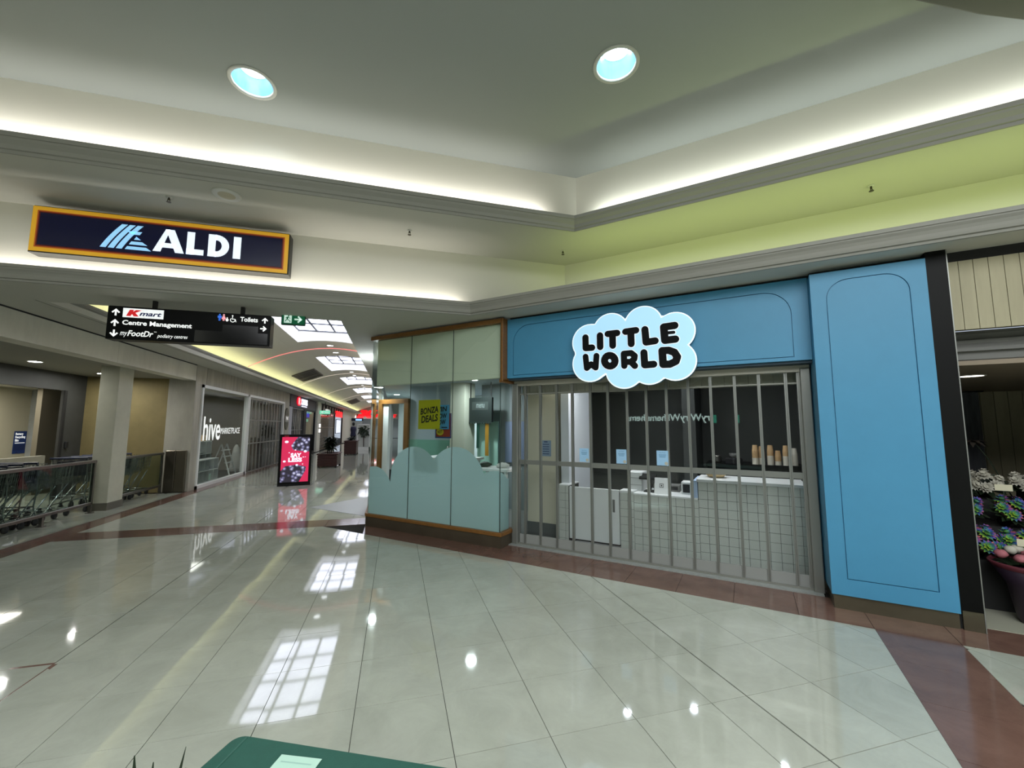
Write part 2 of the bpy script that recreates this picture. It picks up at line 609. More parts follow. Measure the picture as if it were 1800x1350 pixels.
def arrow(mb, cx, cyy, s, ang, z=.003):
    c, sn = math.cos(ang), math.sin(ang)
    def R(p): return (cx + (p[0] * c - p[1] * sn) * s, cyy + (p[0] * sn + p[1] * c) * s, z)
    mb.add([R(p) for p in ((-.11, -.5), (.11, -.5), (.11, .3), (-.11, .3))], [(0, 1, 2, 3)])
    mb.add([R(p) for p in ((0, .5), (-.5, 0), (-.34, -.13), (0, .22))], [(0, 1, 2, 3)])
    mb.add([R(p) for p in ((0, .5), (0, .22), (.34, -.13), (.5, 0))], [(0, 1, 2, 3)])

def disc(mb, cx, cyy, r, z=.003, n=18, sy=1):
    mb.add([(cx + r * math.cos(2 * PI * i / n), cyy + r * sy * math.sin(2 * PI * i / n), z) for i in range(n)], [tuple(range(n))])

def rect(mb, x0, x1, y0, y1, z=.002):
    mb.add([(x0, y0, z), (x1, y0, z), (x1, y1, z), (x0, y1, z)], [(0, 1, 2, 3)])

def poly(mb, pts, z=.002):
    mb.add([(p[0], p[1], z) for p in pts], [tuple(range(len(pts)))])

def clip(poly_, a, b, c):
    """keep the part of a convex polygon where a x + b y >= c"""
    out = []
    n = len(poly_)
    for i in range(n):
        p, q = poly_[i], poly_[(i + 1) % n]
        dp, dq = a * p[0] + b * p[1] - c, a * q[0] + b * q[1] - c
        if dp >= 0: out.append(p)
        if (dp > 0 > dq) or (dp < 0 < dq):
            t = dp / (dp - dq)
            out.append((p[0] + t * (q[0] - p[0]), p[1] + t * (q[1] - p[1])))
    return out

def parea(p):
    n = len(p)
    return abs(sum(p[i][0] * p[(i + 1) % n][1] - p[(i + 1) % n][0] * p[i][1] for i in range(n))) / 2

def st(o, label, cat):
    return tag(o, label, cat, kind='structure')

# ================================================================== FLOOR
SLAB = -.006
fl = MB()
fl.box(-13, 12, -13, 60, -.12, SLAB)
floor = fl.build('floor', M_grout)
st(floor, 'polished stone tile floor with brown border bands running through the mall', 'floor')

T = .4992
G = .0018
WIDE = {-2.173, 2.07, 4.505}
def gp(v): return .0045 if round(v, 3) in WIDE else G
pieces = []      # (polygon, material)
def cut(poly_, cons):
    for a, b, c in cons:
        poly_ = clip(poly_, a, b, c)
        if len(poly_) < 3: return None
    return poly_ if parea(poly_) > .0006 else None

def field(xs, ys, cons, m):
    for i in range(len(xs) - 1):
        for j in range(len(ys) - 1):
            q = cut([(xs[i] + gp(xs[i]), ys[j] + gp(ys[j])), (xs[i + 1] - gp(xs[i + 1]), ys[j] + gp(ys[j])), (xs[i + 1] - gp(xs[i + 1]), ys[j + 1] - gp(ys[j + 1])), (xs[i] + gp(xs[i]), ys[j + 1] - gp(ys[j + 1]))], cons)
            if q: pieces.append((q, m))

V = lambda v, sgn: (sgn * S2, sgn * S2, sgn * v)      # sgn*(x+y)/sqrt2 >= sgn*v
U = lambda u, sgn: (sgn * S2, -sgn * S2, sgn * u)
xs = [-2.173 + T * i for i in range(-6, 9)] + [2.07] + [2.07 + T * k for k in range(1, 6)]
ysA = [2.687 + T * j for j in range(-4, 4)] + [4.505]
ysB = [4.505 + T * j for j in range(0, 6)] + [7.40]
field(xs, ysA, [V(4.47, -1), U(.807, -1), (1, 0, -4.545)], M_tile)
field(xs, ysB, [V(4.47, -1), (1, 0, -4.545)], M_tile)
# beyond the brown cross band
ysC = [7.90 + T * j for j in range(0, 18)]
xsC = [-4.545] + [-4.17 + T * i for i in range(0, 8)] + [-.40]
field(xsC, ysC, [], M_tile)
# right of the diagonal brown strip
field([2.07 + T * k for k in range(2, 9)], [2.687 + T * j for j in range(-4, 3)], [V(4.47, -1), U(1.31, 1)], M_tile)
# tiles beyond the left brown strip, below the trolley bay
field([-6.1, -5.88, -5.38, -4.88], [5.4 + T * j for j in range(0, 14)], [(-1, 0, 4.87)], M_tile)
# brown border along the shopfronts (cut square to the shop row)
for k in range(-16, 7):
    a, b = .807 + T * k, .807 + T * (k + 1)
    vend = 5.05 if a < .55 else 4.93
    q = [FW(a + G, 4.47 + G)[:2], FW(b - G, 4.47 + G)[:2], FW(b - G, vend)[:2], FW(a + G, vend)[:2]]
    q = cut(q, [(1, 0, -.43), (0, -1, -7.4)])
    if q: pieces.append((q, M_brown))
for k in range(0, 7):
    a, b = 4.47 - T * (k + 1), 4.47 - T * k
    pieces.append(([FW(.807 + G, a + G)[:2], FW(1.31 - G, a + G)[:2], FW(1.31 - G, b - G)[:2], FW(.807 + G, b - G)[:2]], M_brown))
# cross band and left band
for k in range(0, 9):
    a = -4.545 + T * k
    q = cut([(a + G, 7.40 + G), (a + T - G, 7.40 + G), (a + T - G, 7.90 - G), (a + G, 7.90 - G)], [(-1, 0, .42)])
    if q: pieces.append((q, M_brown))
for k in range(0, 40):
    y = 5.0 + T * k
    pieces.append(([(-4.87 + G, y + G), (-4.545 - G, y + G), (-4.545 - G, y + T - G), (-4.87 + G, y + T - G)], M_brown))
# narrow brown inlay at the left
pieces.append(([(-6, 3.66), (-2.2, 3.66), (-2.2, 3.71), (-6, 3.71)], M_brown))
pieces.append(([(-2.2, 1.0), (-2.148, 1.0), (-2.148, 3.71), (-2.2, 3.71)], M_brown))

def center(q): return (sum(p[0] for p in q) / len(q), sum(p[1] for p in q) / len(q))
def dist(q):
    c = center(q)
    d = math.hypot(*c)
    az = math.atan2(c[0], c[1]) - YAW
    vis = abs(az) < .95 and c[1] > .9
    return d + (0 if vis else 50)
pieces.sort(key=lambda pm: dist(pm[0]))
rest = {M_tile.name: MB(), M_brown.name: MB()}
full = {}
for k, (q, m) in enumerate(pieces):
    if k < 298:
        c = center(q)
        loc = [(p[0] - c[0], p[1] - c[1]) for p in q]
        key = (m.name, tuple((round(p[0], 3), round(p[1], 3)) for p in loc))
        if key in full:
            o = full[key].copy(); COL.objects.link(o)
        else:
            mb = MB(); mb.prism(loc, SLAB, 0)
            o = mb.build('tile', m)
            full[key] = o
        o.parent = floor
        o.location = (c[0], c[1], 0)
        o.rotation_euler = (random.gauss(0, .0011), random.gauss(0, .0011), 0)
    else:
        rest[m.name].prism(q, SLAB, 0)
for nm, mb in rest.items():
    o = mb.build('tile', MATS[nm], floor)
    o['kind'] = 'stuff'
# far tiling and hall behind the camera: plain stone
mb = MB(); mb.box(-4.545, 3, 7.9 + T * 17, 57, SLAB, 0); mb.build('tile', M_tile, floor)['kind'] = 'stuff'
mb = MB(); mb.box(-12.5, 11.5, -12.5, .68, SLAB, 0); mb.build('tile', M_tile, floor)['kind'] = 'stuff'
mb = MB(); mb.box(-9.0, -6.12, 5.4, 13.5, SLAB, 0); mb.box(-12.5, -4.56, .68, 3.6, SLAB, 0); mb.build('tile', M_tile, floor)['kind'] = 'stuff'
mb = MB(FR); mb.box(-2.93, .56, 5.05, 5.34, SLAB, .012); o = mb.build('threshold', M_thresh, floor)
mb = MB(FR); mb.box(-7.6, .9, 5.34, 9.2, SLAB, .004); mb.build('shop_floor', mat('shop grey floor', '8a8d89', .35), floor)
mb = MB(FR); mb.box(1.56, 4.2, 4.935, 9.3, SLAB, .003); mb.build('shop_floor', mat('florist floor', 'a3a392', .3), floor)

# ================================================================== ATRIUM SHELL
VC1, YC1 = 4.50, 5.45            # lower cornice lip
def corner(Y, v):
    return (v / S2 - Y, Y)
def hall_path(Y, v, x0=-4.7, u1=8.9):
    """from the far right end back to the left so that 'left of path' points outwards from the hall"""
    a = FW(u1, v)[:2]
    return [(x0, Y), corner(Y, v), a]
def hall_sweep(Y, v, prof, name, m, label, cat, x0=-4.7, u1=8.9):
    mb = MB(); mb.sweep(hall_path(Y, v, x0, u1), prof)
    return st(mb.build(name, m), label, cat)

# soffit slab over the shopfronts
cA = corner(YC1 + .08, VC1 + .08)
mb = MB()
p1 = [(-4.9, YC1 + .08), cA, (cA[0], 6.37), (-4.9, 6.37)]
mb.prism(p1, 3.12, 3.20)
mb.prism([cA, FW(8.9, VC1 + .08)[:2], FW(8.9, 6.2)[:2], (4.5, 6.37), (cA[0], 6.37)], 3.12, 3.20)
soff = mb.build('ceiling', M_soffit)
st(soff, 'flat grey soffit above the shopfronts below the lower plaster cornice', 'ceiling')
prof_low = [(.10, 3.12), (.075, 3.118), (.07, 3.14), (.052, 3.145), (.045, 3.165), (.04, 3.19), (.028, 3.215), (.012, 3.235), (.008, 3.25), (0, 3.25), (0, 3.285), (.035, 3.285), (.035, 3.20), (.5, 3.20)]
hall_sweep(YC1, VC1, prof_low, 'trim_1', M_cornice, 'lower moulded plaster cornice running above the shopfronts', 'cornice')
# walls above the lower cornice
YW, VW = 5.62, 5.66
cw = corner(YW, VW)
mb = MB(); mb.box(-4.7, cw[0], YW, YW + .08, 3.18, 4.06)
st(mb.build('wall_back', M_white), 'white plaster band above the lower cornice behind the supermarket sign', 'wall')
mb = MB(FR)
uw = (cw[0] - cw[1]) * S2
mb.box(uw, 8.9, VW, VW + .08, 3.18, 4.06)
st(mb.build('wall_right', M_white), 'plaster band lit lime green above the blue shopfront', 'wall')
# middle soffit
mb = MB()
yS, vS = 4.56, 4.69
cS = corner(yS, vS)
mb.prism([(-4.7, yS), cS, cw, (-4.7, YW)], 4.02, 4.10)
mb.prism([cS, FW(8.9, vS)[:2], FW(8.9, VW)[:2], cw], 4.02, 4.10)
st(mb.build('ceiling', M_soffit), 'middle soffit step with sprinklers below the upper cornice', 'ceiling')
prof_up = [(.13, 4.02), (.09, 4.0), (.078, 4.0), (.075, 4.03), (.06, 4.035), (.05, 4.07), (.02, 4.10), (.012, 4.12), (0, 4.122), (0, 4.165), (.04, 4.165), (.04, 4.09), (.62, 4.09)]
hall_sweep(4.45, 4.575, prof_up, 'trim_2', M_cornice, 'upper moulded plaster cornice hiding the white cove light', 'cornice')
prof_w = [(0, 4.06), (0, 5.0)]
hall_sweep(4.96, 5.12, prof_w, 'wall_cove', M_white, 'upper cove wall glowing white between upper cornice and high ceiling', 'wall')
mb = MB(); mb.box(-13, 12, -13, 7, 5.0, 5.1)
DL = [(-1.48, 4.37), (1.90, 3.20), (-3.4, .6), (1.0, .4), (-1.6, -3.4), (4.6, 1.0), (3.2, -2.6), (7.0, -1.6), (-6.5, -4.0), (5.6, -5.6)]
# high ceiling with round holes for the lamps: a slab of cells, lamp cells carry a ring
def holed(mb, x0, x1, y0, y1, holes, z, r):
    cells = [(x0, x1, y0, y1)]
    h = r * 1.35
    for (hx, hy) in holes:
        nc = []
        for (a, b, c, d) in cells:
            if a < hx - h and b > hx + h and c < hy - h and d > hy + h:
                nc += [(a, hx - h, c, d), (hx + h, b, c, d), (hx - h, hx + h, c, hy - h), (hx - h, hx + h, hy + h, d)]
                n = 32
                vs, fs = [], []
                for k in range(n):
                    an = 2 * PI * (k + .5) / n
                    cx_, sy_ = math.cos(an), math.sin(an)
                    q = h / max(abs(cx_), abs(sy_))
                    vs += [(hx + r * cx_, hy + r * sy_, z), (hx + q * cx_, hy + q * sy_, z)]
                for k in range(n):
                    j = (k + 1) % n
                    fs.append((2 * k, 2 * j, 2 * j + 1, 2 * k + 1))
                mb.add(vs, fs)
                # corner fills
                for k in range(n):
                    a0 = 2 * PI * (k + .5) / n; a1 = 2 * PI * (k + 1.5) / n
                    for ca in (PI / 4, 3 * PI / 4, 5 * PI / 4, 7 * PI / 4):
                        if a0 < ca < a1:
                            mb.add([vs[2 * k + 1], (hx + h * (1 if math.cos(ca) > 0 else -1), hy + h * (1 if math.sin(ca) > 0 else -1), z), vs[2 * ((k + 1) % n) + 1]], [(0, 1, 2)])
            else:
                nc.append((a, b, c, d))
        cells = nc
    for (a, b, c, d) in cells:
        mb.add([(a, c, z), (a, d, z), (b, d, z), (b, c, z)], [(0, 1, 2, 3)])
RL = .185
mb = MB(); holed(mb, -13, 12, -13, 7, DL, 5.0, RL)
st(mb.build('ceiling', M_ceil), 'high grey green atrium ceiling with round downlights', 'ceiling')
# ring bulkhead of the rotunda
mb = MB()
n = 96
prof = [(9.0, 5.0), (9.0, 4.72), (8.97, 4.69), (8.5, 4.69), (8.5, 5.0)]
mb.lathe(prof, n, (3.0, -7.13, 0), cap=False)
st(mb.build('ceiling', mat('rotunda ring paint', '55554f', .8)), 'curved grey bulkhead ring of the rotunda at the ceiling corner', 'ceiling')
# enclosing walls
mb = MB(); mb.box(-4.8, -4.7, 0, 6.37, 3.12, 5.0); mb.box(-12.6, -4.7, -.1, 0, 0, 5.0)
st(mb.build('wall_left', M_white), 'plain plaster wall over the trolley bay', 'wall')
mb = MB(FR); mb.box(-9, 9.1, -10.3, -10.05, 0, 5.0)
st(mb.build('wall_rear', M_charcoal), 'dark shop row across the atrium behind the viewer', 'wall')
mb = MB(FR); mb.box(8.9, 9.0, -10.05, 6.2, 0, 5.0)
st(mb.build('wall_far_right', M_white), 'plain plaster wall at the far right of the atrium', 'wall')
mb = MB(); mb.box(-12.6, -12.5, -12.5, 0, 0, 5.0)
st(mb.build('wall_far_left', M_white), 'plain plaster wall at the far left behind the viewer', 'wall')

# downlights
def downlight(x, y, z, r, label, group, big=True):
    t = thing('downlight', label, 'ceiling light', (x, y, z), 0, group)
    mb = MB(); mb.lathe([(r * 1.16, 0), (r * 1.16, -.006), (r * 1.10, -.012), (r * .97, -.006), (r * .97, .01)], 28, (x, y, z), cap=False); mb.build('trim_ring', M_trimw, t)
    d = r * .85
    mb = MB(); mb.lathe([(r * .985, -.004), (r * .93, d * .3), (r * .78, d * .75), (r * .62, d)], 28, (x, y, z), cap=False); mb.build('reflector', M_reflect, t)
    mb = MB(); mb.lathe([(r * .64, d * .98), (r * .64, d * 1.02), (0.001, d * 1.02)], 24, (x, y, z), cap=False)
    disc_ = MB(); disc_.add([(x + r * .6 * math.cos(2 * PI * k / 24), y + r * .6 * math.sin(2 * PI * k / 24), z + d * .95) for k in range(23, -1, -1)], [tuple(range(24))])
    mb.build('lamp_housing', M_blackm, t)
    disc_.build('lamp', M_lampw, t)
    return t
dl_lab = ['round recessed downlight above the supermarket sign, left of the two large ones',
          'round recessed downlight above the cloud sign, right of the two large ones']
t0 = downlight(DL[0][0], DL[0][1], 5.0, RL, dl_lab[0], 'atrium downlights')
copy_tree(t0, (DL[1][0], DL[1][1], 5.0), 0, dl_lab[1])
for x, y in DL[2:]:
    copy_tree(t0, (x, y, 5.0), 0, 'round recessed downlight in the atrium ceiling behind the viewer')

# sprinklers, speaker on the middle soffit
def sprinkler(loc, label):
    t = thing('sprinkler_head', label, 'sprinkler', loc, 0, 'ceiling sprinklers')
    x, y, z = loc
    mb = MB(); mb.lathe([(.028, 0), (.028, -.004), (.012, -.008)], 12, loc); mb.build('rosette', M_trimw, t)
    mb = MB(); mb.lathe([(.008, -.006), (.008, -.03), (.004, -.034)], 8, loc)
    mb.box(x - .012, x - .008, y - .003, y + .003, z - .055, z - .02); mb.box(x + .008, x + .012, y - .003, y + .003, z - .055, z - .02)
    mb.build('frame', mat('dark brass', '4a4438', .4, .6), t)
    mb = MB(); mb.lathe([(.022, -.055), (.022, -.058)], 10, loc); mb.build('deflector', mat('dark brass', '4a4438', .4, .6), t)
sprinkler((-2.40, 5.02, 4.02), 'small sprinkler head on the white soffit above the middle of the supermarket sign')
sprinkler((.09, 5.10, 4.02), 'small sprinkler head on the white soffit right of the supermarket sign')
sprinkler((2.15, 5.13, 4.02), 'small sprinkler head at the soffit corner where white turns lime')
sprinkler((4.53, 2.84, 4.02), 'small sprinkler head on the lime soffit above the blue pillar')
t = thing('ceiling_speaker', 'round cream ceiling speaker in the soffit above the supermarket sign', 'speaker', (-1.79, 4.80, 4.02))
mb = MB(); mb.lathe([(.135, 0), (.135, -.008), (.12, -.011)], 28, (-1.79, 4.80, 4.02)); mb.build('rim', M_trimw, t)
mb = MB(); mb.lathe([(.12, -.009), (.06, -.012), (.001, -.013)], 28, (-1.79, 4.80, 4.02), cap=False); mb.build('grille', mat('speaker grille', 'bdb6a0', .8), t)

# ================================================================== CORRIDOR
CX, CK, CZ = -2.05, .11, 4.22
def vz(x): return CZ - CK * (x - CX) ** 2
SK = [(9.75, 13.7), (16.6, 20.6), (23.45, 27.4), (30.3, 34.3), (37.2, 41.2), (44.1, 48.1)]
SX0, SX1 = -2.95, -1.38
VX = [-4.85, -4.5, -4.1, -3.7, -3.3, SX0, -2.55, -2.15, -1.75, SX1, -1.0, -.6, -.2, .2, .6]
mb = MB()
ycuts = [6.37] + [v for s in SK for v in s] + [56.3]
for i in range(len(ycuts) - 1):
    y0, y1 = ycuts[i], ycuts[i + 1]
    hole = (i % 2 == 1)
    for k in range(len(VX) - 1):
        if hole and VX[k] >= SX0 - .01 and VX[k + 1] <= SX1 + .01: continue
        mb.add([(VX[k], y0, vz(VX[k])), (VX[k], y1, vz(VX[k])), (VX[k + 1], y1, vz(VX[k + 1])), (VX[k + 1], y0, vz(VX[k + 1]))], [(0, 1, 2, 3)], True)
st(mb.build('ceiling', M_vault), 'barrel vaulted plaster ceiling of the long corridor', 'ceiling')
mb = MB()
vs = [(x, 6.38, vz(x)) for x in VX] + [(x, 6.38, 3.18) for x in VX]
mb.add(vs, [(k, k + 1, len(VX) + k + 1, len(VX) + k) for k in range(len(VX) - 1)])
st(mb.build('wall_vault_end', M_vault), 'plaster gable closing the vault above the soffit edge', 'wall')
# soffit strip + cornice on the left and bulkhead on the right
mb = MB(); mb.box(-4.9, -4.2, 6.37, 56.3, 3.12, 3.20)
st(mb.build('ceiling', M_soffit), 'narrow soffit strip along the left corridor shopfronts', 'ceiling')
prof_c = [(d, z) for d, z in prof_low[:-1]] + [(.45, 3.20)]
mb = MB(); mb.sweep([(-4.2, 6.3), (-4.2, 56.3)], prof_c)
st(mb.build('trim_3', M_cornice), 'moulded cornice along the left side of the corridor vault', 'cornice')
mb = MB(); mb.box(-.42, -.36, 10.4, 56.3, 0, 3.12)
st(mb.build('wall_corridor_right', M_white), 'white wall along the right side of the corridor beyond the booth', 'wall')
mb = MB(); mb.box(-.8, .9, 6.37, 56.3, 3.12, 3.20); mb.box(-.8, -.74, 6.37, 56.3, 3.20, 3.30); mb.box(-.83, -.8, 6.37, 56.3, 3.15, 3.19)
st(mb.build('trim_4', M_soffit), 'grey bulkhead edge along the right side of the corridor vault', 'bulkhead')
names6 = ['nearest', 'second', 'third', 'fourth', 'fifth', 'farthest']
for i, (y0, y1) in enumerate(SK):
    t = thing('window_%d' % (i + 1), '%s rectangular roof skylight in the corridor vault with twelve frosted panes' % names6[i], 'skylight', (-2.165, (y0 + y1) / 2, 4.45), kind='structure')
    zt = 4.52
    mb = MB()
    def wall4(xa, ya, xb, yb):
        n_ = 6
        vs, fs = [], []
        for k in range(n_ + 1):
            x, y = xa + (xb - xa) * k / n_, ya + (yb - ya) * k / n_
            vs += [(x, y, vz(x)), (x + (-.0), y, zt)]
        for k in range(n_): fs.append((2 * k, 2 * k + 2, 2 * k + 3, 2 * k + 1))
        mb.add(vs, fs)
    wall4(SX0, y0, SX1, y0); wall4(SX1, y0, SX1, y1); wall4(SX1, y1, SX0, y1); wall4(SX0, y1, SX0, y0)
    mb.build('well', mat('skylight well', 'e2e2de', .7), t)
    mb = MB()
    for k in range(4):
        x = SX0 + (SX1 - SX0) * k / 3
        mb.box(x - .026, x + .026, y0, y1, zt - .03, zt + .02)
    for k in range(5):
        y = y0 + (y1 - y0) * k / 4
        mb.box(SX0, SX1, y - .03, y + .03, zt - .032, zt + .02)
    mb.build('glazing_bars', M_skyf, t)
    for a in range(3):
        for b in range(4):
            xa, xb = SX0 + (SX1 - SX0) * a / 3 + .018, SX0 + (SX1 - SX0) * (a + 1) / 3 - .018
            ya, yb = y0 + (y1 - y0) * b / 4 + .022, y0 + (y1 - y0) * (b + 1) / 4 - .022
            mp = MB(); mp.box(xa, xb, ya, yb, zt, zt + .012); mp.build('pane', M_sky, t)
# grooves across the vault, the light they catch put in as emissive colour
for i, y in enumerate((14.95, 21.9, 28.9, 35.8, 42.6)):
    mb = MB()
    xs_ = [-4.62 + 5.0 * k / 40 for k in range(41)]
    mb.tube([(x, y, vz(x) - .012) for x in xs_], .018, 6)
    o = mb.build('vault_groove', M_pink if i == 0 else M_pale, origin=(CX, y, CZ))
    tag(o, ('pink groove arching across the corridor vault with its reflected glow painted in' if i == 0 else '%s pale groove arching across the corridor vault, after the pink one' % ('first', 'second', 'third', 'last')[i - 1]), 'groove', 'arched lines on the vault')
# small vault downlights
k = 0
tv = None
for i, (y0, y1) in enumerate(SK):
    for yy in (y1 + .75, y1 + 2.1):
        lab = 'small round vault downlight just %s the %s skylight' % ('past' if yy < y1 + 1 else 'well beyond', names6[i])
        z = vz(-2.15) - .002
        if tv is None:
            tv = thing('downlight', lab, 'ceiling light', (-2.15, yy, z), 0, 'corridor downlights')
            mb = MB(); mb.lathe([(.13, .004), (.13, -.012), (.10, -.016), (.10, .0)], 20, (-2.15, yy, z), cap=False); mb.build('trim_ring', M_trimw, tv)
            mb = MB(); mb.lathe([(.10, -.006), (.001, -.007)], 18, (-2.15, yy, z), cap=False); mb.build('lamp', mat('vault lamp', 'ffffff', emit=(245, 250, 255), es=6), tv)
        else:
            copy_tree(tv, (-2.15, yy, z), 0, lab)
# air grilles on the vault
def vault_grille(x0, x1, y0, y1, label):
    xm = (x0 + x1) / 2
    t = thing('air_grille', label, 'vent', (xm, (y0 + y1) / 2, vz(xm)), 0, 'vault air grilles')
    off = .02
    mb = MB()
    def q(xa, xb, ya, yb, o1, o2):
        vs = []
        for o_ in (o1, o2):
            vs += [(xa, ya, vz(xa) - o_), (xb, ya, vz(xb) - o_), (xb, yb, vz(xb) - o_), (xa, yb, vz(xa) - o_)]
        mb.add(vs, [(0, 1, 2, 3), (7, 6, 5, 4), (0, 4, 5, 1), (1, 5, 6, 2), (2, 6, 7, 3), (3, 7, 4, 0)])
    q(x0, x1, y0, y1, .002, .012)
    mb.build('backing', mat('grille dark', '2b2723', .7), t)
    mb = MB()
    for (a, b, c, d) in ((x0, x0 + .05, y0, y1), (x1 - .05, x1, y0, y1), (x0, x1, y0, y0 + .08), (x0, x1, y1 - .08, y1)):
        q(a, b, c, d, .01, .035)
    ym = y0 + (y1 - y0) * .62
    q(x0, x1, ym - .06, ym + .06, .01, .035)
    mb.build('frame', mat('grille frame', '5d5850', .6), t)
    for s in range(1, 8):
        xx = x0 + (x1 - x0) * s / 8
        mb = MB(); q(xx - .012, xx + .012, y0 + .08, y1 - .08, .012, .03)
        mb.build('slat', mat('grille slat', '3a352f', .6), t)
vault_grille(-4.25, -3.4, 19.0, 21.3, 'brown louvred air grille on the vault, the nearer one')
vault_grille(-4.2, -3.4, 38.5, 43.0, 'brown louvred air grille on the vault, the small distant one')

# ------------------------------------------------------------------ left side: beam, alcove with trolleys
XL = -4.85
mb = MB(); 
for a, b in ((-.0, 3.2), (3.205, 6.4), (6.405, 9.0), (9.005, 12.05)):
    mb.box(XL - .28, XL, a, b, 2.72, 3.12)
st(mb.build('wall_left', mat('pale render panel', 'd0cdc0', .6, var=.16, vscale=1.6, vstretch=(1, 1, .35), bump=.15, bscale=30)), 'concrete render beam above the trolley bay opening', 'beam')
mb = MB(); mb.box(-7.05, XL - .28, 0, 12.07, 2.745, 2.80)
st(mb.build('ceiling', mat('alcove ceiling', '8b8a80', .8)), 'low grey ceiling of the trolley alcove', 'ceiling')
mb = MB(); mb.box(-7.2, -5.42, 12.07, 12.2, 0, 2.76)
st(mb.build('wall_end', M_tan), 'tan rendered end wall of the trolley alcove', 'wall')
mb = MB(); mb.box(-5.42, XL - .002, 12.07, 12.40, 0, 3.12)
st(mb.build('wall_pier', M_conc), 'grey rendered pier between trolley alcove and the gift shop window', 'pier')
mb = MB(); mb.box(-7.15, -7.05, 0, 12.07, 2.36, 2.76); mb.box(-7.15, -7.05, 11.48, 13.6, 0, 2.36); mb.box(-7.15, -7.05, 12.07, 13.6, 2.36, 2.6); mb.box(-7.15, -7.05, 0, 6.2, 0, 2.36)
st(mb.build('wall_alcove', M_dark), 'dark bulkhead over the wide opening at the back of the alcove', 'wall')
mb = MB(); mb.box(-7.06, -7.03, 11.41, 11.48, 0, 2.36)
st(mb.build('trim_5', M_blackm), 'black door post at the end of the alcove opening', 'door post')
mb = MB(); mb.box(-9.1, -9.0, 5.4, 13.6, 0, 2.6); mb.box(-9.1, -7.15, 5.3, 5.4, 0, 2.6)
st(mb.build('wall_store', M_cream), 'cream wall inside the store behind the trolley bay', 'wall')
mb = MB(); mb.box(-9.0, -7.15, 13.5, 13.6, 0, 2.6)
st(mb.build('wall_store_end', mat('grey store wall', 'a6aaa8', .6, var=.12)), 'pale grey wall inside the store beyond the opening', 'wall')
mb = MB(); mb.box(-9.0, -7.15, 5.4, 13.5, 2.5, 2.6)
st(mb.build('ceiling', M_soffit), 'ceiling of the store behind the trolley bay', 'ceiling')
mb = MB(); mb.box(-7.03, -6.93, 6.2, 10.9, .78, .98)
st(mb.build('trim_6', mat('stone rail cap', '8f8c7c', .6, var=.1)), 'low stone ledge along the back of the trolley bay', 'ledge')
for i, (x, y) in enumerate(((-6.31, 9.45), (-6.31, 11.25))):
    t = thing('downlight', 'flat bright downlight in the alcove ceiling, %s the pale column' % ('left of' if i == 0 else 'beside'), 'ceiling light', (x, y, 2.745), 0, 'alcove downlights')
    mb = MB(); mb.lathe([(.11, 0), (.11, -.008), (.085, -.01), (.085, 0)], 20, (x, y, 2.745), cap=False); mb.build('trim_ring', M_trimw, t)
    mb = MB(); mb.lathe([(.085, -.004), (.001, -.005)], 20, (x, y, 2.745), cap=False); mb.build('lamp', mat('alcove lamp', 'ffffff', emit=(255, 255, 250), es=330), t)
mb = MB(); mb.box(XL - .05, XL + .004, 0, 12.05, 3.098, 3.12)  # black strip stands in for the shade of the gap above the beam
st(mb.build('shadow_line', M_blackm), 'thin black strip painted as a shadow line along the top of the concrete beam', 'trim')
# pale column
t = thing('column', 'square pale column at the trolley bay with a bright front edge', 'column', (-5.37, 10.0, 0))
cxm = Matrix.Translation((-5.37, 10.02, 0)) @ Matrix.Rotation(math.radians(0), 4, 'Z')
mb = MB(cxm); mb.bbox(-.15, .15, -.23, .23, .14, 2.75, .006); mb.build('shaft', mat('column paint', 'b9b8a6', .6, var=.05), t)
mb = MB(cxm); mb.bbox(-.16, .16, -.24, .24, 0, .14, .004); mb.build('plinth', mat('column plinth', '5e5b50', .5), t)
# battery poster
t = thing('poster', 'blue battery recycling poster with white lettering on the cream store wall', 'poster', (-8.99, 13.3, .92))
PX = plane((-8.995, 13.12, .90), 'X')
PX = PX @ Matrix.Diagonal((.46, .55, 1, 1))
mb = MB(PX); mb.box(0, .78, 0, 1.0, 0, .004); mb.build('sheet', mat('battery blue', '123a86', .5), t)
mb = MB(PX); add_text(mb, 'Battery', .08, .56, .80, .93, .03, z=.006); add_text(mb, 'Recycling', .08, .70, .66, .79, .03, z=.006); add_text(mb, 'Bin', .08, .30, .54, .65, .03, z=.006)
rect(mb, .08, .70, .46, .485, .006); mb.build('lettering', M_txtw, t)
mb = MB(PX); rect(mb, 0.03, .75, .14, .40, .005); rect(mb, .2, .32, .02, .09, .006); mb.build('picture_band', mat('battery mid blue', '0c2a6c', .5), t)
# card reader on post
mb = MB(); mb.bbox(-7.05, -7.01, 11.56, 11.64, 1.10, 1.24, .01)
tag(mb.build('door_switch', M_blackm, origin=(-7.03, 11.6, 1.1)), 'small black door switch beside the alcove opening', 'switch')

# rails with glass
def rail(y0, y1, label):
    t = thing('trolley_bay_rail', label, 'rail', (-5.36, (y0 + y1) / 2, 0), 0, 'trolley bay rails')
    x = -5.36
    mb = MB(); mb.bbox(x - .03, x + .03, y0, y1, .91, .96, .012); mb.build('handrail', M_steel, t)
    mb = MB(); mb.bbox(x - .02, x + .02, y0, y1, .15, .20, .008); mb.build('bottom_rail', M_steel, t)
    n_ = max(2, int((y1 - y0) / .9) + 1)
    for k in range(n_):
        y = y0 + .03 + (y1 - y0 - .06) * k / (n_ - 1)
        mb = MB(); mb.box(x - .02, x + .02, y - .02, y + .02, 0, .92 if k in (0, n_ - 1) else .16)
        mb.box(x - .045, x + .045, y - .045, y + .045, 0, .012); mb.build('post', M_steel, t)
    mb = MB(); mb.box(x - .005, x + .005, y0 + .05, y1 - .05, .20, .91); mb.build('glass_panel', M_railg, t)
